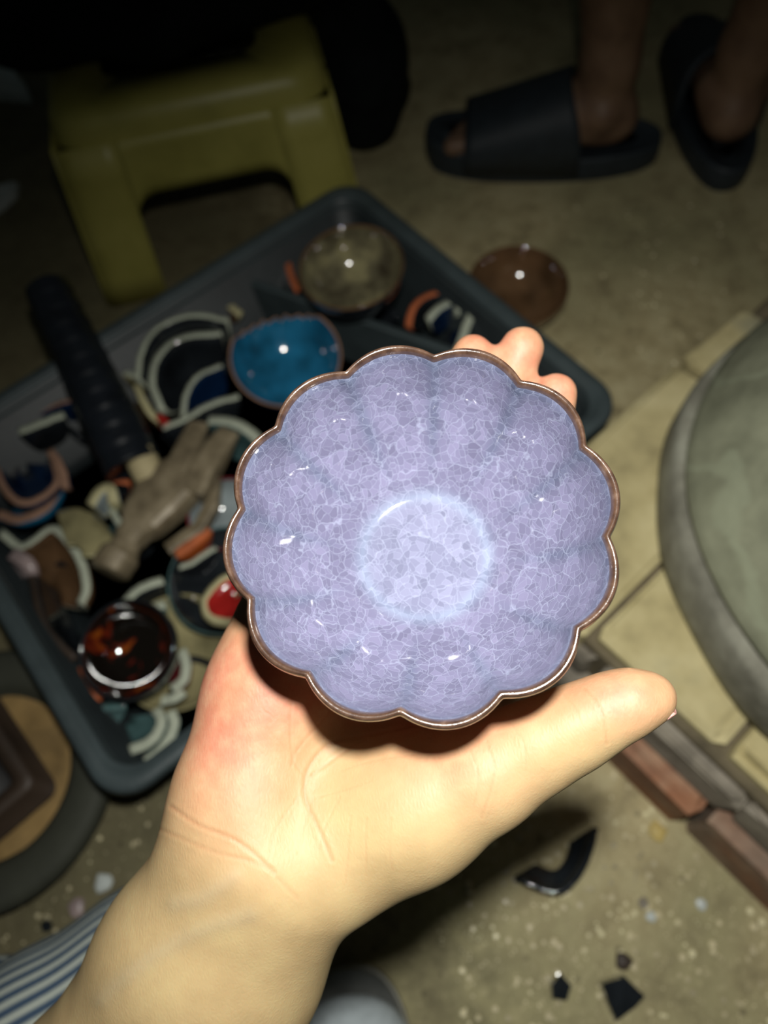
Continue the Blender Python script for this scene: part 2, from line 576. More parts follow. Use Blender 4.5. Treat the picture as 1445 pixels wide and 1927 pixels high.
def sdf_body(prims, h, carve=()):
    """prims: ('c', a, b, ra, rb, k) round cones, ('e', centre, radii, axes 3x3, k) ellipsoids"""
    lo = np.full(3, 1e9); hi = -lo
    def bounds(p):
        if p[0] == 'c':
            a, b, ra, rb = p[1:5]
            return np.minimum(np.asarray(a) - ra, np.asarray(b) - rb), np.maximum(np.asarray(a) + ra, np.asarray(b) + rb)
        r = max(p[2])
        return np.asarray(p[1]) - r, np.asarray(p[1]) + r
    for p in prims:
        l, u = bounds(p); lo = np.minimum(lo, l); hi = np.maximum(hi, u)
    lo -= 3 * h; hi += 3 * h
    n = np.ceil((hi - lo) / h).astype(int) + 1
    D = np.full(n, 0.05, np.float32)
    for p in list(prims) + list(carve):
        l, u = bounds(p); k = p[-1]
        mg = k + 4 * h
        i0 = np.maximum(((l - mg - lo) / h).astype(int), 0); i1 = np.minimum(((u + mg - lo) / h).astype(int) + 2, n)
        if (i1 <= i0).any():
            continue
        X = (lo[0] + h * np.arange(i0[0], i1[0]))[:, None, None]
        Y = (lo[1] + h * np.arange(i0[1], i1[1]))[None, :, None]
        Z = (lo[2] + h * np.arange(i0[2], i1[2]))[None, None, :]
        if p[0] == 'c':
            a, b, ra, rb = np.asarray(p[1], float), np.asarray(p[2], float), p[3], p[4]
            ba = b - a; L2 = ba @ ba + 1e-12
            t = np.clip(((X - a[0]) * ba[0] + (Y - a[1]) * ba[1] + (Z - a[2]) * ba[2]) / L2, 0, 1)
            d = np.sqrt((X - a[0] - t * ba[0]) ** 2 + (Y - a[1] - t * ba[1]) ** 2 + (Z - a[2] - t * ba[2]) ** 2) - (ra + (rb - ra) * t)
        else:
            c, r, A = np.asarray(p[1], float), p[2], np.asarray(p[3], float)
            q = [((X - c[0]) * A[i, 0] + (Y - c[1]) * A[i, 1] + (Z - c[2]) * A[i, 2]) / r[i] for i in range(3)]
            k0 = np.sqrt(q[0] ** 2 + q[1] ** 2 + q[2] ** 2)
            k1 = np.sqrt((q[0] / r[0]) ** 2 + (q[1] / r[1]) ** 2 + (q[2] / r[2]) ** 2) + 1e-9
            d = k0 * (k0 - 1) / k1
        sl = (slice(i0[0], i1[0]), slice(i0[1], i1[1]), slice(i0[2], i1[2]))
        cur = D[sl]
        d = d.astype(np.float32)
        if p in carve:
            d = -d
            hh = np.maximum(k - np.abs(cur - d), 0) / k
            D[sl] = np.maximum(cur, d) + hh * hh * k / 4
        else:
            hh = np.maximum(k - np.abs(cur - d), 0) / k
            D[sl] = np.minimum(cur, d) - hh * hh * k / 4
    return surface_nets(D, lo, h)


def laplace(V, F, it=4, lam=0.5):
    E = np.vstack([F[:, [0, 1]], F[:, [1, 2]], F[:, [2, 3]], F[:, [3, 0]]])
    E = np.vstack([E, E[:, ::-1]])
    cnt = np.bincount(E[:, 0], minlength=len(V))[:, None]
    for _ in range(it):
        s = np.stack([np.bincount(E[:, 0], weights=V[E[:, 1], k], minlength=len(V)) for k in range(3)], 1)
        V = V + lam * (s / np.maximum(cnt, 1) - V)
    return V


# ------------------------------------------------------------------ floor
def build_floor():
    n = 41
    xs = np.linspace(-3, 3, n)
    V = [(x, y + 0.8, 0) for x in xs for y in xs]
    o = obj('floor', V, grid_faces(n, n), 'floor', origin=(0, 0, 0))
    tag(o, kind='structure')


build_floor()


# ------------------------------------------------------------------ brick platform
UP = np.array([math.cos(math.radians(34)), math.sin(math.radians(34)), 0])
VP = np.array([math.sin(math.radians(34)), -math.cos(math.radians(34)), 0])
PZ = 0.13


def build_platform():
    def at(u, v):
        return UP * u + VP * v
    root = empty('brick_platform', at(0.45, 0.12), 'low yellow-topped brick platform with red brick edge under the round stone', 'platform')
    # mortar core
    V, F = box(at(0.46, 0.115), UP, VP, 0.262, 0.268, 0.0, 0.118, 0.004)
    obj('mortar_core', V, F, 'mortar', root, smooth=False)
    # top bricks: first row beside the tray
    def brick(u0, u1, v0, v1, z0, z1, mt, nm='brick', jit=0.0012):
        V, F = box(at((u0 + u1) / 2, (v0 + v1) / 2), UP, VP, (u1 - u0) / 2, (v1 - v0) / 2, z0, z1, 0.004, jit)
        return obj(nm, V, F, mt, root, smooth=False)
    brick(0.192, 0.447, -0.160, -0.050, 0.075, PZ, 'ybrick')
    brick(0.453, 0.538, -0.160, -0.050, 0.075, PZ, 'ybrick')
    brick(0.453, 0.70, -0.044, 0.080, 0.075, PZ, 'ybrick')
    brick(0.205, 0.447, -0.046, 0.066, 0.075, PZ, 'ybrick')
    brick(0.205, 0.447, 0.070, 0.182, 0.075, PZ - 0.001, 'ybrick')
    brick(0.205, 0.447, 0.186, 0.30, 0.075, PZ - 0.002, 'ybrick')
    brick(0.453, 0.70, 0.084, 0.30, 0.075, PZ, 'ybrick')
    # front face: two courses of red / grey brick along v, the lower one standing out
    v = -0.165
    for i, L in enumerate((0.085, 0.052, 0.135, 0.16)):
        brick(0.186 + 0.003 * (i % 2), 0.215, v, v + L - 0.006, 0.071, 0.108 - 0.003 * (i % 2), 'rbrick', jit=0.002)
        v += L
    v = -0.165
    for i, L in enumerate((0.06, 0.10, 0.105, 0.19)):
        brick(0.172 + 0.004 * (i % 2), 0.215, v, v + L - 0.006, 0.0, 0.066 - 0.004 * (i % 2), 'rbrick', jit=0.002)
        v += L
    # chips of brick along the foot
    return root


build_platform()


def circ3(a, b, c):
    A = np.array([[2 * (b[0] - a[0]), 2 * (b[1] - a[1])], [2 * (c[0] - a[0]), 2 * (c[1] - a[1])]])
    r = np.array([b[0] ** 2 - a[0] ** 2 + b[1] ** 2 - a[1] ** 2, c[0] ** 2 - a[0] ** 2 + c[1] ** 2 - a[1] ** 2])
    s = np.linalg.solve(A, r)
    return s, math.hypot(a[0] - s[0], a[1] - s[1])


def build_stone():
    zb = 0.185
    s, r = circ3(G(1290, 930, zb), G(1440, 615, zb), G(1440, 1255, zb))
    c = np.array([s[0], s[1], PZ])
    root = empty('round_stone', c, 'large round grey-green stone drum standing on the brick platform', 'stone')
    h = zb - PZ
    V, F = lathe([(0, 0.0), (r + 0.008, 0.0), (r + 0.010, 0.012), (r + 0.008, h - 0.008), (r + 0.004, h - 0.001), (0, h - 0.001)], 96, c,
                 wob=lambda t, rr, hh: 1 + 0.008 * math.sin(5 * t) + 0.005 * math.sin(11 * t + 1))
    obj('stone_base', V, F, 'darkstone', root)
    prof = [(0, h), (r - 0.006, h), (r, h + 0.004), (r + 0.001, h + 0.010), (r - 0.004, h + 0.016)]
    for k in range(1, 9):
        prof.append((r - 0.004 - 0.052 * (k / 8) ** 1.2, h + 0.016 + 0.075 * k / 8))
    prof += [(r - 0.062, h + 0.094), (r - 0.070, h + 0.096), (0, h + 0.096)]
    V, F = lathe(prof, 128, c, wob=lambda t, rr, hh: 1 + 0.004 * math.sin(7 * t + 2))
    obj('stone_drum', V, F, 'stone', root)


build_stone()

# ------------------------------------------------------------------ plastic tray
TU = np.array([math.cos(math.radians(31)), math.sin(math.radians(31)), 0])
TV = np.array([math.sin(math.radians(31)), -math.cos(math.radians(31)), 0])
TC = np.array([-0.103, 0.391, 0])
TZ = 0.12


def rrect(hx, hy, r, z, k=8):
    P = []
    for qx, qy, a0 in ((1, 1, 0), (-1, 1, 90), (-1, -1, 180), (1, -1, 270)):
        for i in range(k + 1):
            a = math.radians(a0 + 90 * i / k)
            x = qx * (hx - r) + r * math.cos(a); y = qy * (hy - r) + r * math.sin(a)
            P.append(TC + TU * x + TV * y + np.array([0, 0, z]))
    return P


def build_tray():
    root = empty('plastic_tray', TC, 'dark grey plastic tray full of broken glazed pottery', 'tray')
    hx, hy = 0.268, 0.203
    N = 36
    def rings(spec):
        V = []
        for s in spec:
            V += rrect(*s)
        F = grid_faces(len(spec), N, cv=True)
        return V, F
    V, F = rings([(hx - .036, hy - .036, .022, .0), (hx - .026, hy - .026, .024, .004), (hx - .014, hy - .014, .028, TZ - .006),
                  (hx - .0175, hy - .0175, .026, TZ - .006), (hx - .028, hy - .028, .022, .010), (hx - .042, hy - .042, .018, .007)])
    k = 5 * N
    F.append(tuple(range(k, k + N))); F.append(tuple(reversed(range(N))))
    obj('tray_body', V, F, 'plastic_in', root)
    V, F = rings([(hx - .013, hy - .013, .028, TZ - .014), (hx - .002, hy - .002, .032, TZ - .012), (hx, hy, .033, TZ - .008), (hx - .001, hy - .001, .033, TZ - .002),
                  (hx - .003, hy - .003, .032, TZ), (hx - .0125, hy - .0125, .028, TZ), (hx - .014, hy - .014, .027, TZ - .003),
                  (hx - .0155, hy - .0155, .027, TZ - .003), (hx - .017, hy - .017, .026, TZ - .004), (hx - .0185, hy - .0185, .026, TZ - .014)])
    obj('tray_rim', V, F, 'plastic', root)
    # partition wall cutting off the back corner
    a, b = G(392, 500, .085), G(858, 660, .085)
    d = b - a; L = np.linalg.norm(d); d /= L; p = np.array([d[1], -d[0], 0])
    V, F = box((a + b) / 2, d, p, L / 2, 0.004, 0.009, 0.085, 0.0015)
    obj('partition', V, F, 'plastic', root, smooth=False)
    return root


build_tray()


# ------------------------------------------------------------------ pottery shards and bowls
def shell(name, V, nu, nv, mats, thick, label, cat, group=None, closed=False, sub=1):
    """open curved sheet given as an nu x nv grid, thickened; slot 1 of mats is the broken edge"""
    o = obj(name, V, grid_faces(nu, nv, cu=closed), list(mats))
    s = o.modifiers.new('thickness', 'SOLIDIFY')
    s.thickness = thick; s.offset = 0; s.use_rim = True; s.material_offset_rim = 1; s.use_even_offset = False
    tag(o, label, cat, group)
    return o


SH = 'broken pottery in the grey tray'


def shard(edge, bottom, glaze, body, label, thick=0.006, name='pottery_shard', cat='shard', rows=7, stop=0.85, group=SH, n=26, jit=0.0002, power=1.0):
    """edge: pixel polyline (x, y, z) of the broken edge; the wall curves from it to `bottom` (x, y, z)"""
    P = spline([G(x, y, z) for x, y, z in edge], n)
    P += rng.normal(0, jit, P.shape)
    B = G(*bottom)
    V = []
    for p in P:
        for j in range(rows):
            s = stop * j / (rows - 1)
            uh = 1 - math.cos(s * math.pi / 2 * power); uz = math.sin(s * math.pi / 2)
            q = p.copy()
            q[:2] = p[:2] * (1 - uh) + B[:2] * uh
            q[2] = p[2] * (1 - uz) + B[2] * uz
            V.append(q)
    return shell(name, V, n, rows, (glaze, body), thick, label, cat, group)


def bowl(px, py, z, r, depth, glaze, rim, label, tilt=(0, 0), name='broken_bowl', outer=None, foot=True, cat='bowl', group=SH, chip=None, thick=0.004):
    c = G(px, py, z)
    up = np.array([tilt[0], tilt[1], 1.0]); up /= np.linalg.norm(up)
    prof_in = [(0, -depth), (r * .35, -depth), (r * .52, -depth * .95), (r * .70, -depth * .78), (r * .84, -depth * .54), (r * .93, -depth * .28), (r * .975, -depth * .10), (r - thick * .6, -0.001)]
    prof_out = [(r, -.0012), (r * 1.0, -depth * .12), (r * .97, -depth * .34), (r * .88, -depth * .64), (r * .72, -depth * .9), (r * .5, -depth - .005), (r * .42, -depth - .007), (r * .42, -depth - .012), (r * .36, -depth - .012), (r * .34, -depth - .008), (0, -depth - .008)]
    lip = [(r - thick * .6, -0.001), (r - thick * .3, .0008), (r - .0004, .0006), (r, -.0012)]
    wob = None
    def mk(prof):
        V, F = lathe(prof, 72, c, up)
        if chip:
            k = len(prof)
            for i in range(72):
                th = (360 * i / 72)
                d = (th - chip[0] + 180) % 360 - 180
                if abs(d) < chip[1]:
                    drop = chip[2] * (math.cos(d / chip[1] * math.pi / 2) ** 0.6) * (1 + .25 * math.sin(d * .5))
                    for j, (rr, hh) in enumerate(prof):
                        if hh > -depth * .75:
                            w = (hh + depth * .75) / (depth * .75)
                            V[i * k + j] -= up * drop * w + 0
        return V, F
    Vi, Fi = mk(prof_in[::-1])
    root = obj(name, Vi, Fi, glaze, origin=c - up * (depth + .012))
    tag(root, label, cat, group)
    Vo, Fo = mk(prof_out[::-1])
    obj('outer_wall', Vo, [tuple(f) for f in Fo], outer or glaze, root)
    Vl, Fl = mk(lip[::-1])
    obj('lip', Vl, Fl, rim, root)
    return root


def build_contents():
    # bowls
    bowl(660, 500, .128, .054, .042, 'mottle', 'brown', 'mottled olive glazed bowl in the partitioned corner of the tray', (-.05, -.05), outer='black', name='tea_bowl')
    bowl(537, 668, .098, .056, .045, 'blue', 'body_brown', 'bright blue glazed bowl with a chipped brown rim', (.10, -.22), outer='navy', chip=(190, 52, .024))
    bowl(238, 1222, .110, .041, .032, 'tortoise', 'black', 'glossy black bowl with red and amber flame streaks', (-.12, -.22), outer='black')
    bowl(425, 965, .083, .036, .028, 'greyglaze', 'maroon', 'pale grey bowl with a dark red rim beside the hammer', (.05, -.1), outer='maroon')
    bowl(420, 1090, .078, .050, .020, 'black', 'teal', 'black shallow dish with a thin grey rim holding a red shard', (.02, -.10), outer='teal', name='shallow_dish', thick=.003)
    bowl(330, 1225, .064, .052, .020, 'olive', 'olive', 'olive cream plate under the black shallow dish', (-.03, -.05), outer='olive', name='plate', cat='plate')
    bowl(975, 535, .048, .056, .036, 'brown', 'brown', 'glossy brown bowl on the floor behind the tray', (.02, -.05), outer='brown', group=None, name='floor_bowl')

    # nested black shards with pale edges (upper left of the tray)
    shard([(258, 712, .106), (266, 662, .110), (290, 622, .111), (332, 599, .111), (380, 593, .109), (428, 603, .106)], (390, 680, .03), 'black', 'body_white', 'outer of two nested black glazed shards with pale edges', .0065)
    shard([(303, 768, .088), (286, 722, .090), (292, 682, .092), (318, 648, .092), (356, 632, .092), (416, 627, .090)], (400, 700, .035), 'black', 'body_white', 'inner of two nested black glazed shards with pale edges', .0075)
    shard([(344, 786, .082), (350, 742, .086), (374, 706, .087), (418, 687, .086)], (420, 745, .045), 'navy', 'body_white', 'navy glazed shard with a grey edge below the blue bowl', .006)
    shard([(306, 804, .080), (350, 787, .083), (390, 763, .086), (450, 745, .084)], (370, 850, .035), 'black', 'body_white', 'black glazed shard with a long pale edge above the hammer claw', .007)
    shard([(392, 790, .076), (432, 793, .079), (470, 812, .078), (500, 845, .074)], (420, 860, .03), 'teal', 'body_white', 'dark teal shard with a broad white edge by the flower bowl', .010)
    shard([(256, 722, .080), (268, 752, .082), (284, 778, .080), (300, 790, .076)], (240, 770, .04), 'brown', 'body_cream', 'brown shard with a cream yellow edge beside the hammer handle', .007)
    shard([(296, 780, .085), (306, 788, .085), (312, 792, .085)], (300, 805, .06), 'red', 'red', 'tiny red glazed shard at the tip of the cream edge', .006, n=8, rows=4)
    shard([(232, 700, .084), (246, 704, .085), (258, 708, .085)], (250, 725, .06), 'olive', 'body_white', 'small pale shard touching the hammer handle', .007, n=8, rows=4)
    # blue shards at the left
    shard([(-8, 880, .092), (4, 912, .095), (24, 938, .096), (48, 946, .096), (78, 936, .095), (108, 905, .092), (96, 850, .085)], (30, 870, .045), 'navy', 'body_brown', 'deep blue shard with a wavy brown edge, upper of a pair', .0065)
    shard([(-6, 966, .080), (30, 977, .083), (62, 970, .084), (88, 954, .083), (110, 920, .080)], (30, 915, .035), 'blue', 'body_brown', 'blue shard with a thick brown edge, lower of a pair', .0085)
    shard([(92, 846, .096), (108, 868, .097), (118, 892, .096), (122, 916, .094)], (80, 900, .06), 'navy', 'body_brown', 'narrow brown-edged blue shard leaning by the orange piece', .008, n=12)
    shard([(34, 812, .090), (66, 800, .091), (96, 788, .091), (120, 780, .090)], (80, 840, .05), 'black', 'body_white', 'black shard with a straight white edge above the blue shards', .009, n=14)
    shard([(62, 782, .086), (96, 764, .088), (130, 754, .088), (152, 752, .086)], (110, 800, .05), 'navy', 'body_brown', 'thin dark blue shard beside the hammer handle', .005, n=14)
    # pale knob and small pieces
    shard([(170, 950, .088), (185, 925, .092), (205, 918, .092), (214, 945, .088)], (190, 975, .06), 'greyglaze', 'body_cream', 'small whitish cup fragment beside the hammer head', .010, n=14)
    shard([(214, 905, .080), (228, 906, .081), (242, 908, .080)], (230, 940, .06), 'black', 'body_terra', 'black shard with a thin terracotta edge behind the hammer', .005, n=10)
    shard([(205, 945, .074), (218, 975, .077), (236, 1000, .076), (250, 1012, .073)], (200, 1010, .04), 'teal', 'body_white', 'dark shard with a slim grey edge left of the hammer head', .006, n=14)
    shard([(112, 968, .085), (150, 962, .088), (188, 985, .090), (214, 1022, .088), (216, 1055, .084)], (140, 1050, .10), 'olive', 'body_cream', 'rounded olive beige shard beside the hammer face', .006)
    shard([(0, 1000, .080), (36, 1028, .083), (66, 1014, .086), (98, 994, .088), (128, 1018, .088), (154, 1060, .086), (162, 1105, .084), (152, 1136, .080)], (85, 1130, .035), 'brown', 'body_white', 'large brown shard with a jagged pale grey edge', .0075, n=36)
    shard([(60, 1080, .080), (70, 1140, .084), (92, 1190, .084), (140, 1240, .080)], (110, 1120, .04), 'black', 'boxbrown', 'dark bowl side with a brown edge along the tray wall', .006)
    shard([(20, 1040, .084), (36, 1048, .088), (52, 1062, .088), (56, 1080, .084)], (30, 1085, .06), 'mauve', 'mauve', 'pinkish grey shard by the tray wall', .012, n=10)
    shard([(60, 1176, .07), (84, 1214, .074), (112, 1250, .074), (148, 1280, .07)], (70, 1250, .035), 'teal', 'body_white', 'grey-edged shard lying along the lower tray wall', .006)
    # by the shallow dish
    shard([(470, 1070, .094), (424, 1086, .096), (398, 1108, .096), (382, 1136, .095), (396, 1164, .094), (450, 1172, .094), (500, 1140, .094)], (446, 1124, .088), 'red', 'body_cream', 'bright red glazed shard with a cream edge', .0075, stop=.98)
    shard([(330, 1042, .090), (350, 1030, .092), (374, 1010, .092), (392, 994, .09)], (372, 1040, .07), 'orange', 'body_terra', 'orange terracotta sliver below the hammer head', .010, n=12)
    shard([(336, 1068, .084), (362, 1058, .087), (386, 1042, .087), (406, 1030, .084)], (375, 1080, .06), 'black', 'body_white', 'black shard with a fine grey edge above the shallow dish', .005, n=14)
    shard([(232, 1136, .080), (254, 1114, .084), (280, 1100, .085), (306, 1092, .083)], (280, 1150, .05), 'black', 'body_white', 'black shard with a bent whitish edge above the flame bowl', .008, n=16)
    shard([(262, 1160, .076), (284, 1144, .079), (310, 1137, .078)], (300, 1175, .05), 'teal', 'body_white', 'small grey-edged shard between plate and flame bowl', .008, n=12)
    # below the flame bowl
    shard([(342, 1222, .076), (350, 1250, .079), (346, 1278, .079), (324, 1298, .076)], (300, 1255, .05), 'maroon', 'body_white', 'dark red shard with a chalky edge at the side of the flame bowl', .008, n=16)
    shard([(302, 1318, .074), (326, 1314, .076), (346, 1302, .074)], (320, 1290, .05), 'black', 'body_white', 'short shard with a chalky edge below the flame bowl', .008, n=12)
    shard([(206, 1262, .066), (148, 1262, .064), (160, 1298, .066), (172, 1326, .066), (218, 1284, .066)], (182, 1286, .070), 'orange', 'body_white', 'square orange shard with a whitish edge at the tray corner', .006, n=30, stop=.98)
    shard([(292, 1334, .070), (304, 1352, .074), (298, 1376, .075), (278, 1398, .074), (244, 1412, .070)], (232, 1350, .045), 'teal', 'body_white', 'inner of two nested teal shards with white curved edges', .008, n=20)
    shard([(322, 1338, .066), (328, 1362, .068), (318, 1390, .068), (298, 1416, .067), (274, 1434, .064)], (262, 1372, .04), 'teal', 'body_white', 'outer of two nested teal shards with white curved edges', .008, n=20)
    shard([(176, 1340, .066), (200, 1330, .07), (236, 1326, .07)], (206, 1378, .05), 'teal', 'teal', 'glossy grey-green shard in the tray corner', .006, n=12)
    # in the partitioned corner
    shard([(536, 470, .078), (541, 492, .080), (548, 520, .080), (560, 545, .078)], (510, 520, .05), 'black', 'body_terra', 'rust-edged dark shard left of the olive bowl', .007, n=12)
    shard([(470, 520, .060), (496, 500, .064), (520, 488, .064)], (500, 470, .035), 'black', 'body_brown', 'small black shard in the narrow corner of the tray', .005, n=10)
    shard([(768, 612, .080), (776, 582, .084), (796, 560, .085), (826, 548, .084)], (810, 600, .05), 'black', 'body_terra', 'dark shard with a reddish edge right of the olive bowl', .007, n=16)
    shard([(806, 600, .082), (822, 582, .085), (842, 570, .085), (850, 566, .083)], (830, 620, .05), 'navy', 'body_white', 'navy shard with a short pale edge near the tray side', .0085, n=14)
    shard([(860, 582, .086), (874, 568, .088), (892, 556, .090), (886, 590, .090), (874, 624, .088), (862, 660, .086)], (850, 620, .05), 'navy', 'body_white', 'navy shard with a hooked white edge near the tray side', .0085, n=24)
    shard([(816, 520, .078), (828, 536, .082), (838, 548, .080)], (850, 540, .05), 'brown', 'body_cream', 'brown fragment with a cream tip beside the tray wall', .008, n=10)
    shard([(410, 560, .07), (436, 578, .074), (452, 590, .074)], (420, 600, .05), 'brown', 'body_cream', 'brown fragment wedged behind the blue bowl', .008, n=10)
    # dark filling pieces between the visible ones
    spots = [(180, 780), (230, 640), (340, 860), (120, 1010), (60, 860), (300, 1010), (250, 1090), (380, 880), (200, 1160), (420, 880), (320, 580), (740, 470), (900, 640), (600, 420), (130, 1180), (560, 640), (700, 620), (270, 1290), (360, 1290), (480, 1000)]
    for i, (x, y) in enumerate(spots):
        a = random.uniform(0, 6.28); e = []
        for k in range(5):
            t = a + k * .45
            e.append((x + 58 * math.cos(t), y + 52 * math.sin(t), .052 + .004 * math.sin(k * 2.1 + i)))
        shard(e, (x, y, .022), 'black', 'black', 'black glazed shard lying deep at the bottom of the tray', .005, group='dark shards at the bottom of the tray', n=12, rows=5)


build_contents()


# ------------------------------------------------------------------ hammer
def build_hammer():
    a, b = G(86, 535, .165), G(252, 880, .098)
    root = empty('claw_hammer', G(262, 930, .07), 'rusty claw hammer with black taped handle lying across the tray', 'hammer')
    n = 90
    P = np.array([a + (b - a) * t for t in np.linspace(-.004, 1, n)])
    rad = []
    for i in range(n):
        t = i / (n - 1)
        r = .021 + .006 * t
        if i == 0: r *= .55
        if i == 1: r *= .85
        r += .0011 * (((t * 11) % 1.0) - .5) if 1 < i else 0
        rad.append(r)
    V, F = tube(P, np.array(rad), 28)
    obj('taped_grip', V, F, 'tape', root)
    # pale wooden end by the head
    d = (b - a) / np.linalg.norm(b - a)
    p = np.array([d[1], -d[0], 0]); p /= np.linalg.norm(p)
    c = G(268, 868, .104)
    V, F = tube([c - d * .012, c - d * .008, c + d * .026, c + d * .03], np.array([.013, .0155, .014, .011]), 12)
    o = obj('wooden_end', V, F, 'wood', root)
    # steel head: forged sections lofted along pixel-traced axes
    def loft(secs, nm, par, n=16, sq=.55):
        C = [G(x, y, z) for x, y, z, _, _ in secs]
        V = []
        for i, (x, y, z, w, t) in enumerate(secs):
            d = C[min(i + 1, len(C) - 1)] - C[max(i - 1, 0)]; d /= np.linalg.norm(d)
            sx = np.cross(d, [0, 0, 1.0]); sx /= np.linalg.norm(sx); sz = np.cross(sx, d)
            for k in range(n):
                a_ = 2 * math.pi * (k + .5) / n
                cx_, cy_ = math.cos(a_), math.sin(a_)
                V.append(C[i] + sx * w * np.sign(cx_) * abs(cx_) ** sq + sz * t * np.sign(cy_) * abs(cy_) ** sq)
        F = grid_faces(len(secs), n, cv=True)
        F.append(tuple(reversed(range(n)))); F.append(tuple(range((len(secs) - 1) * n, len(secs) * n)))
        return obj(nm, V, F, 'steel', par, smooth=False)
    z = .096
    head = loft([(240, 1020, z, .012, .012), (256, 1000, z, .0135, .013), (268, 984, z, .021, .015), (300, 945, z, .0265, .016), (338, 905, z, .026, .015), (352, 886, z, .022, .012)], 'steel_head', root)
    loft([(204, 1078, z, .0150, .0150), (207, 1073, z, .0180, .0180), (226, 1044, z, .0180, .0180), (233, 1034, z, .0140, .0140), (246, 1012, z, .0120, .0120)], 'striking_face', root, 20, 1.0)
    loft([(322, 935, z, .0120, .014), (340, 885, z + .003, .0125, .012), (360, 835, z + .005, .0115, .008), (375, 796, z + .006, .0095, .003)], 'claw', root, 12, .4)
    loft([(366, 935, z, .0140, .014), (388, 885, z + .003, .0130, .012), (412, 842, z + .005, .0120, .008), (433, 810, z + .006, .0100, .003)], 'claw', root, 12, .4)
    loft([(404, 905, z - .004, .0065, .007), (400, 950, z - .006, .0070, .006), (376, 995, z - .008, .0070, .006), (318, 1036, z - .010, .0065, .006)], 'side_strap', root, 12, .5)


build_hammer()


# ------------------------------------------------------------------ yellow stool and black cloth
def build_stool():
    z = .225
    fl, fr = G(78, 238, z), G(612, 128, z)
    ux = fr - fl; ux[2] = 0; wd = np.linalg.norm(ux); ux /= wd
    uy = np.array([-ux[1], ux[0], 0])
    dp = wd * .86
    c = (fl + fr) / 2 + uy * dp / 2; c[2] = 0
    root = empty('plastic_stool', c, 'mustard yellow moulded plastic stool behind the tray', 'stool')

    def ring(hx, hy, r, zz, k=6):
        P = []
        for qx, qy, a0 in ((1, 1, 0), (-1, 1, 90), (-1, -1, 180), (1, -1, 270)):
            for i in range(k + 1):
                a = math.radians(a0 + 90 * i / k)
                P.append(c + ux * (qx * (hx - r) + r * math.cos(a)) + uy * (qy * (hy - r) + r * math.sin(a)) + np.array([0, 0, zz]))
        return P
    hx, hy = wd / 2, dp / 2
    V = []
    N = 28
    spec = [(hx * 1.02, hy * 1.02, .035, z - .030), (hx * 1.005, hy * 1.005, .036, z - .016), (hx - .004, hy - .004, .036, z - .006), (hx - .011, hy - .011, .034, z - .001), (hx - .022, hy - .022, .030, z), (hx - .06, hy - .06, .02, z - .003)]
    for s in spec: V += ring(*s)
    F = grid_faces(len(spec), N, cv=True)
    F.append(tuple(range(5 * N, 6 * N)))
    obj('seat', V, F, 'yellow', root)
    # four flared side panels, each with an arched opening: built as legs + apron
    fl_ = 1.17
    def side(ax, ay, hw, hd, nm):
        # outline in (s, z): s along the side, panel flares outwards to the floor
        nS, top, bot = 40, z - .028, 0.0
        ha, arch, rc = hw * .56, z * .60, .024
        pts = []
        for s in np.linspace(-1, 1, nS):
            x = s * ha * 1.0
            e = max(0, (abs(s) * ha - (ha - rc)) / rc)
            pts.append((x, arch - rc * (1 - math.sqrt(max(0, 1 - e * e)))))
        def P(x, zz, inset=0):
            t = (top - zz) / top
            g = 1.02 + (fl_ - 1.02) * t
            return c + ax * (x * g / 1.0) + ay * (hd * g - inset) + np.array([0, 0, zz])
        for part in ('apron', 'leg', 'leg'):
            pass
        Vv, Ff = [], []
        def sheet(cols, nm2):
            Vv = []
            for (x, z0, z1) in cols:
                for t in np.linspace(0, 1, 6):
                    Vv.append(P(x, z0 + (z1 - z0) * t))
            o = obj(nm2, Vv, grid_faces(len(cols), 6), 'yellow', root)
            sm = o.modifiers.new('thickness', 'SOLIDIFY'); sm.thickness = .004; sm.offset = 0
        sheet([(x, zz, top) for x, zz in pts], 'apron')
        xe = hw * .985
        sheet([(xx, bot, top) for xx in np.linspace(ha, xe, 5)], 'leg_panel')
        sheet([(xx, bot, top) for xx in np.linspace(-xe, -ha, 5)], 'leg_panel')
    side(ux, -uy, hx, hy, 'front'); side(ux, uy, hx, hy, 'back')
    side(uy, ux, hy, hx, 'right'); side(uy, -ux, hy, hx, 'left')
    # black garment heaped on the rear of the seat and hanging at its right side
    f = lambda s, t, zz: c + ux * s * hx + uy * t * hy + np.array([0, 0, zz])
    k = .03
    pr = [('c', f(-1.05, -.18, z + .060), f(0, -.28, z + .058), .055, .058, k), ('c', f(0, -.28, z + .058), f(.95, -.10, z + .055), .058, .052, k),
          ('c', f(-.9, .7, z + .08), f(.9, .7, z + .09), .075, .08, k), ('c', f(-.8, 1.0, z + .18), f(.8, 1.1, z + .2), .09, .09, k),
          ('c', f(-.5, 1.2, z + .33), f(.5, 1.2, z + .33), .11, .11, k),
          ('c', f(1.05, .35, z + .04), f(1.42, .4, .13), .055, .05, k), ('c', f(1.42, .4, .13), f(1.40, .34, .05), .05, .042, k),
          ('c', f(1.42, .4, .10), f(1.62, .75, .05), .05, .042, k)]
    V, F = sdf_body(pr, .007)
    V = laplace(V, F, 3)
    nrm = np.sin(V[:, 0] * 60 + np.sin(V[:, 2] * 33) * 2) * np.sin(V[:, 1] * 47 + V[:, 2] * 40) * .004
    V[:, 2] += nrm
    V[:, 2] = np.maximum(V[:, 2], .002)
    o = obj('black_garment', V, F, 'black_cloth')
    tag(o, 'black garment heaped on the yellow stool and hanging beside it', 'garment')


build_stool()


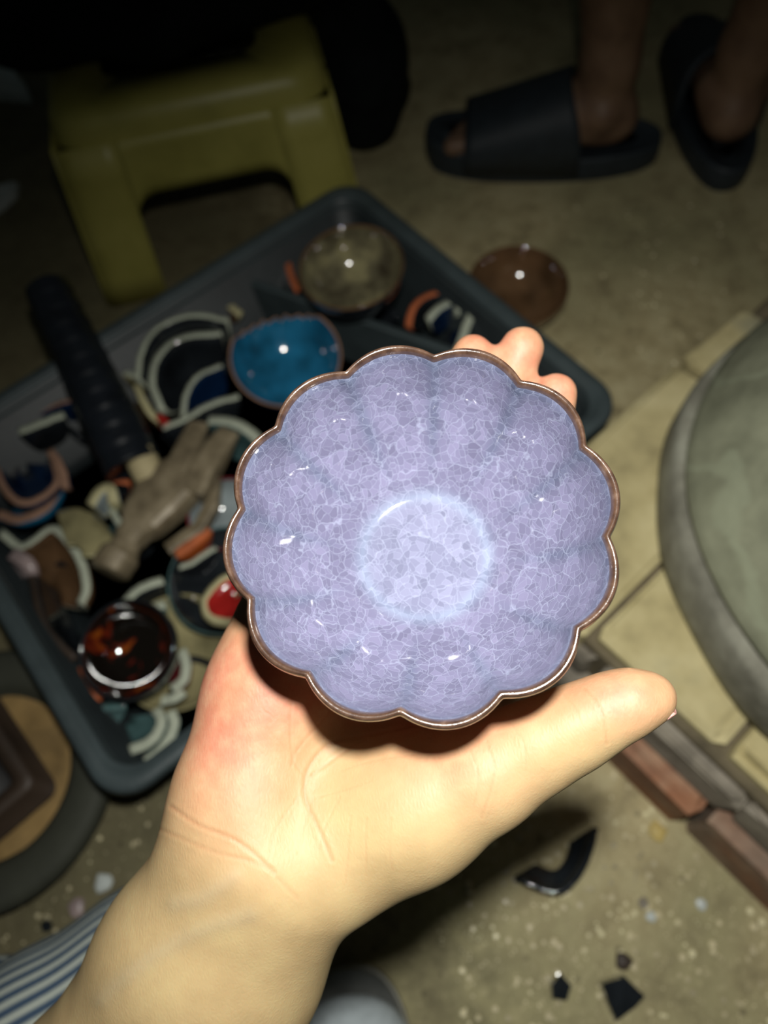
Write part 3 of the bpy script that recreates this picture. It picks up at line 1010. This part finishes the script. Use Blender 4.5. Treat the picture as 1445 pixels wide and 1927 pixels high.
# ------------------------------------------------------------------ bystander with dark slippers
def build_bystander():
    def frame(heel, toe):
        d = toe - heel; d[2] = 0; L = np.linalg.norm(d); d /= L
        return heel * np.array([1, 1, 0]), d, np.array([-d[1], d[0], 0]), L
    legs = []
    slips = []
    prims = []
    h1 = G(1212, 262, .028); t1 = G(780, 268, .025)
    h2 = G(1366, 318, .02); t2 = h2 + np.array([.05, .285, 0])
    for i, (h, t, lean) in enumerate(((h1, t1, (-.045, .03)), (h2, t2, (.03, .03)))):
        o, d, s, L = frame(h, t)
        f = lambda x, y, z, o=o, d=d, s=s: o + d * x + s * y + np.array([0, 0, z])
        zb = .032
        k = .018
        prims += [('c', f(.045, 0, zb + .030), f(.075, 0, zb + .034), .030, .031, k), ('c', f(.075, 0, zb + .032), f(.165, .004, zb + .026), .033, .029, k),
                  ('c', f(.16, .018, zb + .020), f(.205, .020, zb + .016), .024, .019, k), ('c', f(.15, -.018, zb + .018), f(.195, -.022, zb + .015), .021, .017, k),
                  ('c', f(.075, 0, zb + .05), f(.108, 0, zb + .036), .030, .025, k),
                  ('c', f(.052, 0, zb + .03), f(.062, 0, .13), .027, .031, k), ('c', f(.062, 0, .13), np.array([*(f(.05, 0, 0)[:2] + np.array(lean) * .5), .26]), .031, .046, k),
                  ('c', np.array([*(f(.05, 0, 0)[:2] + np.array(lean) * .5), .26]), np.array([*(f(.07, 0, 0)[:2] + np.array(lean)), .46]), .046, .052, k),
                  ('c', f(.062, .03, zb + .05), f(.066, -.03, zb + .055), .014, .014, k)]
        for j, (y, x, r) in enumerate(((.032, .242, .0115), (.014, .240, .0088), (-.001, .233, .0082), (-.015, .225, .0078), (-.028, .214, .0078))):
            prims.append(('c', f(.195, y * .85, zb + .013), f(x, y, zb + r * .95), .012, r, .006))
        slips.append((f, L))
    hip1 = np.array([*(h1[:2] + np.array([.05, .05])), .46]); 
    # thighs meet above the frame so the figure is one surface
    a1 = prims[7][2]; a2 = prims[9 + 5 + 7][2]
    top = (np.array(a1) + np.array(a2)) / 2 + np.array([.05, .12, .38])
    prims += [('c', a1, top + [-.09, 0, 0], .054, .085, .03), ('c', a2, top + [.09, 0, 0], .054, .085, .03), ('c', top + [-.08, 0, .02], top + [.08, 0, .02], .10, .10, .03)]
    V, F = sdf_body(prims, .004)
    V = laplace(V, F, 2)
    person = obj('person', V, F, 'tan')
    tag(person, 'bystander standing with bare legs and feet in dark slippers', 'person')
    for (f, L) in slips:
        n, rows = 60, []
        def outline(t):
            a = 2 * math.pi * t
            x = math.cos(a); y = math.sin(a)
            w = .046 + .010 * (x * .5 + .5)
            return .128 + .150 * np.sign(x) * abs(x) ** .82 * 1.0, w * np.sign(y) * abs(y) ** .85
        V = []
        spec = [(0.0, .90), (.006, .985), (.016, 1.0), (.030, .985), (.036, .96), (.034, .90), (.031, .80), (.031, .4)]
        for zz, sc in spec:
            for i in range(n):
                x, y = outline(i / n)
                V.append(f(.128 + (x - .128) * (1 - (1 - sc) * .35), y * sc, zz + .012 * max(0, (x - .2) / .08) * (zz > 0)))
        F = grid_faces(len(spec), n, cv=True, flip=True)
        F.append(tuple(range(n))); F.append(tuple(reversed(range((len(spec) - 1) * n, len(spec) * n))))
        F = [tuple(reversed(q)) for q in F]
        sl = obj('slipper', V, F, 'slipper', person)
        sl['o'] = person['o']
        V = []
        nu, nv = 14, 22
        for i in range(nu):
            x = .104 + .122 * i / (nu - 1)
            for j in range(nv):
                a = math.pi * j / (nv - 1)
                hgt = .096 - .046 * (i / (nu - 1))
                w = .0570 - .004 * (i / (nu - 1))
                xx = x - .022 * (1 - math.sin(a)) * (1 - i / (nu - 1))
                V.append(f(xx, w * math.cos(a), .018 + hgt * math.sin(a) ** .45))
        st = obj('slipper_strap', V, grid_faces(nu, nv), 'slipper', sl)
        so = st.modifiers.new('thickness', 'SOLIDIFY'); so.thickness = .008; so.offset = 1


build_bystander()


# ------------------------------------------------------------------ the lilac flower bowl
BA = np.array([0.093, 0.286, 0.953]); BA /= np.linalg.norm(BA)      # bowl axis, downwards, camera axes
BC = cc(787, 982, 0.2)
R0 = 0.0522
ez = -BA
ex = np.array([1.0, 0, 0]) - BA * BA[0]; ex /= np.linalg.norm(ex)
ey = np.cross(BA, ex)


def build_bowl():
    n = 360
    th0 = math.radians(6)
    def flute(th, amp):
        c = math.sqrt(math.sin(6 * (th - th0)) ** 2 + .004)
        return 1 - amp * (1 - c ** .8) + amp * .22
    def P(th, r, h):
        return BC + ex * (r * math.cos(th)) + ey * (r * math.sin(th)) + BA * h
    def ampat(h):
        return .078 * max(0, 1 - h / .036) ** .9
    inner = [(.0508, .0012), (.0503, .0026), (.0497, .005), (.0486, .009), (.0470, .0135), (.0448, .018), (.0418, .0225), (.0382, .027), (.0340, .031), (.0292, .0345), (.0250, .0372), (.0222, .0388), (.0205, .0395), (.0190, .0399), (.0165, .0402), (.012, .0406), (.006, .04085), (.0001, .0409)]
    I = spline(inner, 90)
    prof = [tuple(q) for q in I]
    V, pale, groove = [], [], []
    for i in range(n):
        th = 2 * math.pi * i / n
        c = abs(math.sin(6 * (th - th0)))
        for (r, h) in prof:
            V.append(P(th, r * flute(th, ampat(h)), h))
            rim = math.exp(-((h - .001) / .0035) ** 2)
            ring = math.exp(-((r - .0205) / .0022) ** 2)
            pale.append(min(1, .75 * ring + .35 * (r < .0205)))
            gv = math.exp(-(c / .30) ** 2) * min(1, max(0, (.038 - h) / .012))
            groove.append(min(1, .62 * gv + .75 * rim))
    # flip: we look at the inside
    F = grid_faces(n, len(prof), cu=True, flip=True)
    foot = c2w(BC + BA * .052)
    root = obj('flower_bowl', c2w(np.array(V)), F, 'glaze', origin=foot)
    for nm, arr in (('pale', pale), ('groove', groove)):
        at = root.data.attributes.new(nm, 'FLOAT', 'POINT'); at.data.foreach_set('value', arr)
    tag(root, 'lilac crackle-glazed flower-shaped bowl with brown scalloped rim on the open palm', 'bowl')
    # lip
    lipp = [(.0508, .0012), (.0511, .0003), (.0517, -.0005), (.0525, -.0006), (.0531, .0002), (.0533, .0015), (.0531, .0034)]
    L = spline(lipp, 20)
    V = [P(2 * math.pi * i / n, r * flute(2 * math.pi * i / n, ampat(max(h, 0))), h) for i in range(n) for r, h in L]
    obj('rim', c2w(np.array(V)), grid_faces(n, len(L), cu=True), 'lip', root)
    outer = [(.0531, .0034), (.0527, .007), (.0518, .012), (.0500, .018), (.0470, .0245), (.0428, .031), (.0378, .037), (.0320, .042), (.0265, .0452), (.0225, .0465)]
    O = spline(outer, 36)
    V = [P(2 * math.pi * i / n, r * flute(2 * math.pi * i / n, ampat(h)), h) for i in range(n) for r, h in O]
    obj('outer_wall', c2w(np.array(V)), grid_faces(n, len(O), cu=True), 'outer', root)
    ft = [(.0225, .0463), (.0222, .048), (.0220, .0505), (.0212, .0512), (.0192, .0512), (.0186, .0500), (.0180, .0475), (.0001, .0470)]
    V = [P(2 * math.pi * i / 96, r, h) for i in range(96) for r, h in ft]
    obj('foot_ring', c2w(np.array(V)), grid_faces(96, len(ft), cu=True), 'footclay', root)


build_bowl()


# ------------------------------------------------------------------ the holding hand and its owner
def build_hand():
    q = cc
    k = .010
    P = []
    def chain(pts, kk=k):
        for (x0, y0, d0, r0), (x1, y1, d1, r1) in zip(pts[:-1], pts[1:]):
            P.append(('c', q(x0, y0, d0), q(x1, y1, d1), r0, r1, kk))
    # forearm: two bones side by side
    chain([(440, 1576, .235, .0200), (330, 1790, .247, .0225), (150, 2070, .266, .0265), (-90, 2420, .30, .030)], .016)
    chain([(568, 1655, .233, .0195), (460, 1832, .245, .0220), (262, 2130, .266, .0265), (40, 2520, .30, .030)], .016)
    chain([(505, 1615, .232, .0195), (395, 1811, .243, .0225), (206, 2100, .262, .0265)], .016)
    # palm
    chain([(440, 1560, .238, .0180), (590, 1005, .258, .0100)], .012)
    chain([(478, 1560, .240, .0170), (692, 1025, .2595, .0105)], .012)
    chain([(535, 1580, .240, .0170), (802, 1080, .2600, .0105)], .012)
    chain([(600, 1590, .239, .0170), (800, 1400, .246, .0135), (902, 1285, .254, .0108), (928, 1195, .2575, .0104)], .012)
    chain([(462, 1470, .2385, .0205), (505, 1300, .2445, .0180), (528, 1170, .2515, .0142)], .012)      # heel of the hand, outer side
    P.append(('e', q(690, 1290, .254), (.030, .026, .0125), np.eye(3), .012))
    # ball of the thumb
    t = q(905, 1440, .23) - q(630, 1600, .235); t /= np.linalg.norm(t)
    b = np.cross(t, [0, 0, 1.0]); b /= np.linalg.norm(b); cz = np.cross(t, b)
    P.append(('e', q(745, 1520, .236), (.033, .0235, .0195), np.array([t, b, cz]), .012))
    chain([(640, 1600, .2345, .0190), (780, 1527, .230, .0178), (915, 1452, .2255, .0160)], .010)
    chain([(915, 1452, .2255, .0160), (1010, 1404, .2215, .0126), (1085, 1367, .2190, .0112), (1150, 1334, .2165, .0093), (1195, 1318, .2150, .0078), (1230, 1312, .2145, .0063)], .006)
    chain([(845, 1440, .243, .0120), (885, 1310, .2535, .0100)], .012)
    # fingers
    chain([(928, 1195, .2575, .0104), (985, 975, .262, .0093), (1025, 840, .2615, .0083), (1046, 742, .259, .0074)], .005)
    chain([(802, 1080, .2600, .0105), (885, 870, .265, .0096), (945, 740, .2645, .0085), (982, 656, .262, .0078)], .005)
    chain([(692, 1025, .2595, .0105), (785, 830, .265, .0090), (850, 735, .2645, .0081), (889, 668, .262, .0073)], .005)
    chain([(590, 1005, .258, .0098), (665, 860, .262, .0082), (715, 790, .26, .0073), (745, 745, .257, .0066)], .005)
    V, F = sdf_body(P, .00115)
    V = laplace(V, F, 5)
    # subdivide once so the skin lines have vertices to live on
    me = mesh_from('tmp', V, F)
    ob = bpy.data.objects.new('tmp', me); COL.objects.link(ob)
    md = ob.modifiers.new('s', 'SUBSURF'); md.levels = 1; md.render_levels = 1
    dg = bpy.context.evaluated_depsgraph_get()
    ev = ob.evaluated_get(dg); m2 = ev.to_mesh()
    V = np.empty(len(m2.vertices) * 3); m2.vertices.foreach_get('co', V); V = V.reshape(-1, 3)
    Nn = np.empty(len(m2.vertices) * 3); m2.vertices.foreach_get('normal', Nn); Nn = Nn.reshape(-1, 3)
    F = np.empty(len(m2.loops), np.int32); m2.loops.foreach_get('vertex_index', F); F = F.reshape(-1, 4)
    ev.to_mesh_clear(); bpy.data.objects.remove(ob); bpy.data.meshes.remove(me)
    px = V[:, 0] / V[:, 2] * FPX + CX; py = V[:, 1] / V[:, 2] * FPX + CY
    front = (Nn[:, 2] < 0.25)
    def near(line):
        L = spline([(a, b) for a, b in line], max(8, len(line) * 8))
        best = np.full(len(px), 1e9); tt = np.zeros(len(px))
        x0, y0 = L.min(0) - 60; x1, y1 = L.max(0) + 60
        idx = np.where(front & (px > x0) & (px < x1) & (py > y0) & (py < y1))[0]
        bx, by = px[idx], py[idx]
        bd = np.full(len(idx), 1e9)
        for a, b in zip(L[:-1], L[1:]):
            d = b - a; t = np.clip(((bx - a[0]) * d[0] + (by - a[1]) * d[1]) / (d @ d + 1e-9), 0, 1)
            bd = np.minimum(bd, np.hypot(bx - a[0] - t * d[0], by - a[1] - t * d[1]))
        best[idx] = bd
        return best
    crease = np.zeros(len(V)); disp = np.zeros(len(V)); vein = np.zeros(len(V)); red = np.zeros(len(V))
    lines = [([(321, 1518), (374, 1553), (448, 1584), (517, 1641)], 5, .0007), ([(300, 1560), (399, 1602), (492, 1629), (560, 1690)], 5, .0004),
             ([(860, 1342), (791, 1361), (685, 1386), (623, 1398), (580, 1446), (574, 1500), (600, 1560), (625, 1620)], 4.5, .0008),
             ([(690, 1392), (655, 1411), (590, 1456), (574, 1478)], 3.5, .0005), ([(549, 1300), (546, 1380), (552, 1430), (568, 1455)], 3, .0004),
             ([(660, 1290), (620, 1340), (560, 1410), (548, 1440)], 3.5, .0005), ([(500, 1370), (530, 1400), (552, 1420)], 2.5, .0003),
             ([(470, 1300), (500, 1340), (545, 1365)], 2.5, .0003), ([(560, 1500), (520, 1560), (505, 1620)], 2.8, .0003),
             ([(590, 1500), (570, 1560), (560, 1610)], 2.8, .0003), ([(660, 1535), (655, 1600), (650, 1660)], 2.8, .0003), ([(690, 1540), (688, 1590), (690, 1650)], 2.5, .0003),
             ([(735, 1540), (732, 1590), (738, 1635)], 2.5, .00028), ([(640, 1500), (610, 1560), (600, 1600)], 2.5, .0003),
             ([(1100, 1296), (1122, 1322), (1136, 1356), (1142, 1400)], 3.5, .0006), ([(1060, 1306), (1080, 1330), (1092, 1362)], 3, .0003),
             ([(915, 1395), (930, 1445), (922, 1490), (905, 1540)], 3, .0005), ([(960, 1360), (985, 1400), (990, 1450)], 2.6, .0003),
             ([(885, 1410), (900, 1460), (890, 1520)], 2.6, .0003), ([(440, 1330), (470, 1400), (480, 1470)], 2.4, .0002),
             ([(700, 1470), (640, 1490), (600, 1500)], 2.4, .0003), ([(780, 1420), (700, 1432), (640, 1452)], 2.4, .00025)]
    for ln, wdt, dep in lines:
        d = near(ln)
        g = np.exp(-(d / wdt) ** 2)
        dep *= .26; wdt *= .75; g = np.exp(-(d / wdt) ** 2)
        disp -= g * dep; disp += np.exp(-((d - wdt * 2.2) / (wdt * 1.3)) ** 2) * dep * .35
        crease = np.maximum(crease, g * min(1, dep / .00016))
    for ln in ([(190, 1880), (260, 1820), (330, 1775), (400, 1742), (470, 1722)], [(330, 1700), (380, 1690), (440, 1650)]):
        d = near(ln); g = np.exp(-(d / 17) ** 2); vein = np.maximum(vein, g); disp += g * .0003
    def blob(x, y, rx, ry, a=1.0):
        return a * np.exp(-(((px - x) / rx) ** 2 + ((py - y) / ry) ** 2))
    red = blob(430, 1370, 130, 190) + blob(850, 1440, 150, 90, .55) + blob(1170, 1310, 110, 60, .9) + blob(985, 660, 60, 80, .8) + blob(890, 650, 60, 60, .9) + blob(1050, 740, 60, 80, .9) + blob(800, 1330, 230, 60, .9) + blob(600, 1240, 200, 90, .6)
    red = np.clip(red, 0, 1)
    V = V + Nn * disp[:, None]
    Vw = c2w(V)
    person = obj('person', Vw, F, 'skin', origin=W(500, 1615, .25))
    for nm, arr in (('crease', crease), ('vein', vein), ('red', red)):
        at = person.data.attributes.new(nm, 'FLOAT', 'POINT'); at.data.foreach_set('value', arr)
    tag(person, 'bare right forearm and open palm of the seated person holding the lilac bowl', 'person')
    # thumb nail, seen edge on at the underside of the tip
    a, b = q(1192, 1366, .2165), q(1266, 1328, .2135)
    ax = (b - a) / np.linalg.norm(b - a); out = np.array([.42, .86, .28]); out -= ax * (out @ ax); out /= np.linalg.norm(out)
    sd = np.cross(ax, out)
    Vn = []
    nu, nv = 12, 11
    L = np.linalg.norm(b - a); c0 = (a + b) / 2 - out * .0042 + sd * .0014
    for i in range(nu):
        s = -1 + 2 * i / (nu - 1)
        for j in range(nv):
            t_ = -1 + 2 * j / (nv - 1)
            ang = t_ * 1.0 * (1 - .12 * s * s)
            Vn.append(c0 + ax * (s * L / 2 * (1 - .10 * t_ * t_)) + out * (.0066 * math.cos(ang) - .0008 * s * s) + sd * .0066 * math.sin(ang))
    nl = obj('thumb_nail', c2w(np.array(Vn)), grid_faces(nu, nv), 'nail', person)
    so = nl.modifiers.new('thickness', 'SOLIDIFY'); so.thickness = .0006
    # striped trouser leg
    pr = [('c', W(-300, 2270, .42), W(94, 1973, .445), .058, .053, .02), ('c', W(94, 1973, .445), W(280, 1832, .46), .053, .048, .02),
          ('c', W(280, 1832, .46), W(320, 1850, .60), .048, .036, .02), ('c', W(-260, 1915, .46), W(10, 1868, .48), .030, .022, .008)]
    V, F = sdf_body(pr, .004)
    V = laplace(V, F, 3)
    tr = obj('striped_trousers', V, F, 'stripe', person)
    ax = W(280, 1832, .46) - W(-300, 2270, .42); ax /= np.linalg.norm(ax)
    up = np.array([0, 0, 1.0]); e1 = np.cross(ax, up); e1 /= np.linalg.norm(e1); e2 = np.cross(e1, ax)
    rel = V - W(94, 1973, .445)
    ang = np.arctan2(rel @ e2, rel @ e1)
    st = ang * .056 / .0085 + (rel @ ax) * 2 + np.sin((rel @ ax) * 40) * .15
    at = tr.data.attributes.new('stripe', 'FLOAT', 'POINT'); at.data.foreach_set('value', st)
    # pale shoe under the wrist, toe pointing away from the sitter
    toe = G(668, 1812, .0)
    d = np.array([.10, 1.0, 0]); d /= np.linalg.norm(d); s = np.array([d[1], -d[0], 0])
    f = lambda x, y, z: toe - d * x + s * y + np.array([0, 0, z])
    n = 48
    def out(t):
        a = 2 * math.pi * t; x = math.cos(a); y = math.sin(a)
        return .132 - .132 * np.sign(x) * abs(x) ** .8, (.047 + .006 * x) * np.sign(y) * abs(y) ** .8
    spec = [(0, .93), (.004, .99), (.018, 1.0), (.024, .985), (.026, .95)]
    V = []
    for zz, sc in spec:
        for i in range(n):
            x, y = out(i / n); V.append(f(.132 + (x - .132) * (1 - (1 - sc) * .4), y * sc, zz))
    F = grid_faces(len(spec), n, cv=True); F.append(tuple(reversed(range(n)))); F.append(tuple(range((len(spec) - 1) * n, len(spec) * n)))
    sole = obj('shoe', V, F, 'shoesole', person)
    pr = [('c', f(.05, 0, .036), f(.12, 0, .042), .030, .035, .02), ('c', f(.05, .016, .032), f(.12, .012, .036), .026, .032, .02), ('c', f(.05, -.016, .032), f(.12, -.012, .036), .026, .032, .02),
          ('c', f(.12, 0, .045), f(.22, 0, .060), .036, .034, .02), ('c', f(.22, 0, .04), f(.215, 0, .09), .034, .034, .02)]
    V, F = sdf_body(pr, .003)
    V[:, 2] = np.maximum(V[:, 2], .016)
    V = laplace(V, F, 3)
    obj('shoe_upper', V, F, 'shoe', sole)


build_hand()


# ------------------------------------------------------------------ left side: rubber pan with clay, brown box; pale scraps
def build_left():
    c = np.array([-.372, .138, 0])
    r = 0.099
    root = empty('rubber_pan', c, 'shallow round black rubber pan holding ochre clay beside the tray', 'pan')
    V, F = lathe([(0, 0), (r - .012, 0), (r + .004, .010), (r + .012, .032), (r + .010, .040), (r + .002, .043), (r - .018, .040), (r - .026, .034), (r - .030, .016), (0, .014)], 96, c)
    obj('pan_wall', V, F, 'rubber', root)
    n = 30
    V, F = lathe([(r - .029, .026)] + [((r - .029) * t, .026 + .006 * (1 - t)) for t in np.linspace(.95, 0, 14)], 64, c)
    V[:, 2] += np.sin(V[:, 0] * 120) * np.sin(V[:, 1] * 97) * .002
    obj('clay_fill', V, [tuple(reversed(q)) for q in F], 'clay', root)
    # brown box lying on the clay
    p = G(66, 1500, .075)
    ux = G(84, 1470, .075) - G(-40, 1280, .075); ux[2] = 0; ux /= np.linalg.norm(ux); uy = np.array([-ux[1], ux[0], 0])
    cor = G(70, 1474, .082)
    cen = cor - ux * .058 + uy * -.045 * -1 * -1
    cen = cor - ux * .058 - uy * .045
    root = empty('brown_box', [cen[0], cen[1], .043], 'dark brown open box with rounded corner lying on the rubber pan', 'box')
    def frame(hx, hy, hx2, hy2, z0, z1, bev):
        V = []
        def rr(hx, hy, r, z):
            o = []
            for qx, qy, a0 in ((1, 1, 0), (-1, 1, 90), (-1, -1, 180), (1, -1, 270)):
                for i in range(6):
                    a = math.radians(a0 + 18 * i)
                    o.append(cen * np.array([1, 1, 0]) + ux * (qx * (hx - r) + r * math.cos(a)) + uy * (qy * (hy - r) + r * math.sin(a)) + np.array([0, 0, z]))
            return o
        V += rr(hx, hy, .010, z0) + rr(hx, hy, .010, z1 - bev) + rr(hx - bev, hy - bev, .009, z1) + rr(hx2, hy2, .006, z1 - .001) + rr(hx2 - .001, hy2 - .001, .006, z0 + .006)
        F = grid_faces(5, 24, cv=True); F.append(tuple(reversed(range(24))))
        F.append(tuple(range(96, 120)))
        return V, F
    V, F = frame(.058, .045, .044, .031, .0425, .082, .003)
    fm = [0] * len(F); fm[-1] = 1
    for i in range(3 * 24, 4 * 24): fm[i] = 1
    obj('box_frame', V, F, ['boxbrown', 'boxblack'], root, fmat=fm)

    # pale scraps at the far left
    def scrap(pts, h, nm, label, cat, mt='paper'):
        P = np.array([G(x, y, 0) for x, y in pts]); ce = P.mean(0)
        V = []
        for t, z in ((1, 0.0), (1.0, h * .5), (.8, h * .95), (.4, h)):
            for i, p in enumerate(P):
                V.append(ce + (p - ce) * t + np.array([0, 0, z * (1 + .25 * math.sin(i * 2.3))]))
        n = len(P)
        F = grid_faces(4, n, cv=True, flip=True); F.append(tuple(range(n))); F.append(tuple(reversed(range(3 * n, 4 * n))))
        F = [tuple(reversed(q)) for q in F]
        o = obj(nm, V, F, mt, smooth=False)
        tag(o, label, cat)
        return o
    scrap([(-60, 95), (18, 88), (24, 130), (32, 165), (58, 178), (60, 196), (0, 190), (-60, 180)], .03, 'crumpled_paper', 'pale crumpled paper on the dark floor left of the stool', 'paper')
    scrap([(-20, 385), (0, 362), (22, 348), (38, 352), (34, 372), (10, 395), (-16, 412)], .012, 'white_scrap', 'small white scrap on the floor in front of the stool', 'scrap', 'whitechip')


build_left()


# ------------------------------------------------------------------ things on the floor
def build_floor_bits():
    def stone(px, py, rx, mt, nm, label, cat, group=None, flat=.55, pts=9, el=1.0, rot=0.0):
        c = G(px, py, 0)
        V = []
        rr = [random.uniform(.75, 1.1) for _ in range(pts)]
        for t, z in ((.85, 0.0), (1.0, .35), (.78, .8), (.35, 1.0)):
            for i in range(pts):
                a = 2 * math.pi * i / pts + rot
                V.append(c + np.array([math.cos(a) * rx * rr[i] * t * el, math.sin(a) * rx * rr[i] * t, z * rx * flat]))
        F = grid_faces(4, pts, cv=True); F.append(tuple(reversed(range(pts)))); F.append(tuple(range(3 * pts, 4 * pts)))
        o = obj(nm, V, F, mt, smooth=False)
        tag(o, label, cat, group)
    for px, py, r, mt, nm, label, cat in (
            (1235, 1565, .0085, 'yellowchip', 'yellow_pebble', 'flat yellow pebble on the floor near the brick edge', 'pebble'),
            (1318, 1702, .0052, 'whitechip', 'white_chip', 'bright white porcelain chip on the floor below the brick edge', 'chip'),
            (1225, 1725, .0045, 'whitechip', 'grey_chip', 'small bluish white chip between yellow pebble and black shard', 'chip'),
            (195, 1662, .0085, 'whitechip', 'glassy_chip', 'glassy white chip on the floor above the striped knee', 'chip'),
            (146, 1708, .0080, 'mauve', 'mauve_chip', 'dull mauve chip on the floor above the striped knee', 'chip'),
            (1210, 1700, .0045, 'rbrick', 'brick_crumb', 'tiny reddish brick crumb on the floor', 'crumb'),
            (1172, 1810, .0075, 'boxbrown', 'brown_crumb', 'dull brown crumb behind the black glossy shard', 'crumb'),
            (88, 1742, .0055, 'black', 'black_crumb', 'black crumb on the floor near the striped trousers', 'crumb')):
        stone(px, py, r, mt, nm, label, cat)
    # black glossy shard, dark lump and crescent shard
    def slab(pts, z, h, mt, nm, label, cat, lift=None):
        P = np.array([G(x, y, z) for x, y in pts]); n = len(P)
        ce = P.mean(0)
        top = P + np.array([0, 0, h])
        if lift: top[:, 2] += np.array(lift)
        V = np.vstack([P, P + [0, 0, h * .6], ce + (top - ce) * [.95, .95, 1], [top.mean(0) + [0, 0, .002]]])
        F = grid_faces(3, n, cv=True, flip=True)
        F.append(tuple(range(n)))
        F = [tuple(reversed(q)) for q in F]
        for i in range(n): F.append((2 * n + i, 2 * n + (i + 1) % n, 3 * n))
        o = obj(nm, V, F, mt, smooth=False)
        tag(o, label, cat)
    slab([(1124, 1846), (1168, 1832), (1210, 1872), (1192, 1892), (1154, 1920), (1138, 1886)], 0.0, .010, 'black', 'black_shard', 'glossy black angular shard lying on the floor', 'shard', [.004, .005, 0, 0, 0, .002])
    slab([(1034, 1850), (1052, 1828), (1072, 1852), (1064, 1880), (1036, 1876)], 0.0, .010, 'black', 'black_lump', 'small dark glazed lump on the floor beside the black shard', 'shard')
    shard([(1122, 1557, .030), (1108, 1612, .024), (1078, 1662, .020), (1040, 1680, .018), (968, 1652, .016)], (1040, 1606, .002), 'black', 'black', 'dark crescent-shaped bowl shard on the floor below the thumb', .004, name='crescent_shard', group=None, stop=.7)
    # fine gravel: uncountable
    Vs, Fs = [], []
    base = 0
    def add(px, py, r):
        nonlocal base
        c = G(px, py, 0)
        k = 6
        z = r * .7
        for t, zz in ((1.0, 0.0), (1.0, .5), (.55, 1.0)):
            for i in range(k):
                a = 2 * math.pi * (i + random.random() * .5) / k
                Vs.append(c + np.array([math.cos(a) * r * t, math.sin(a) * r * t, zz * z]))
        for j in range(2):
            for i in range(k):
                Fs.append((base + j * k + i, base + j * k + (i + 1) % k, base + (j + 1) * k + (i + 1) % k, base + (j + 1) * k + i))
        Fs.append(tuple(base + 2 * k + i for i in range(k)))
        base += 3 * k
    for _ in range(1000):
        x = random.uniform(820, 1500); y = random.uniform(1420, 2000)
        if x - 1110 > (y - 1400) * .97 or (x < 860 and y > 1780): continue
        add(x, y, .0006 + .0026 * random.random() ** 4)
    for _ in range(260):
        add(random.uniform(-60, 420), random.uniform(1480, 1900), .0006 + .0016 * random.random() ** 3)
    for _ in range(160):
        add(random.uniform(1000, 1445), random.uniform(380, 760), .0006 + .002 * random.random() ** 3)
    o = obj('gravel', Vs, Fs, 'gravel', smooth=False)
    tag(o, 'fine pale grit scattered over the floor', 'grit', kind='stuff')


build_floor_bits()
for o in bpy.data.objects:
    if 'o' in o:
        del o['o']
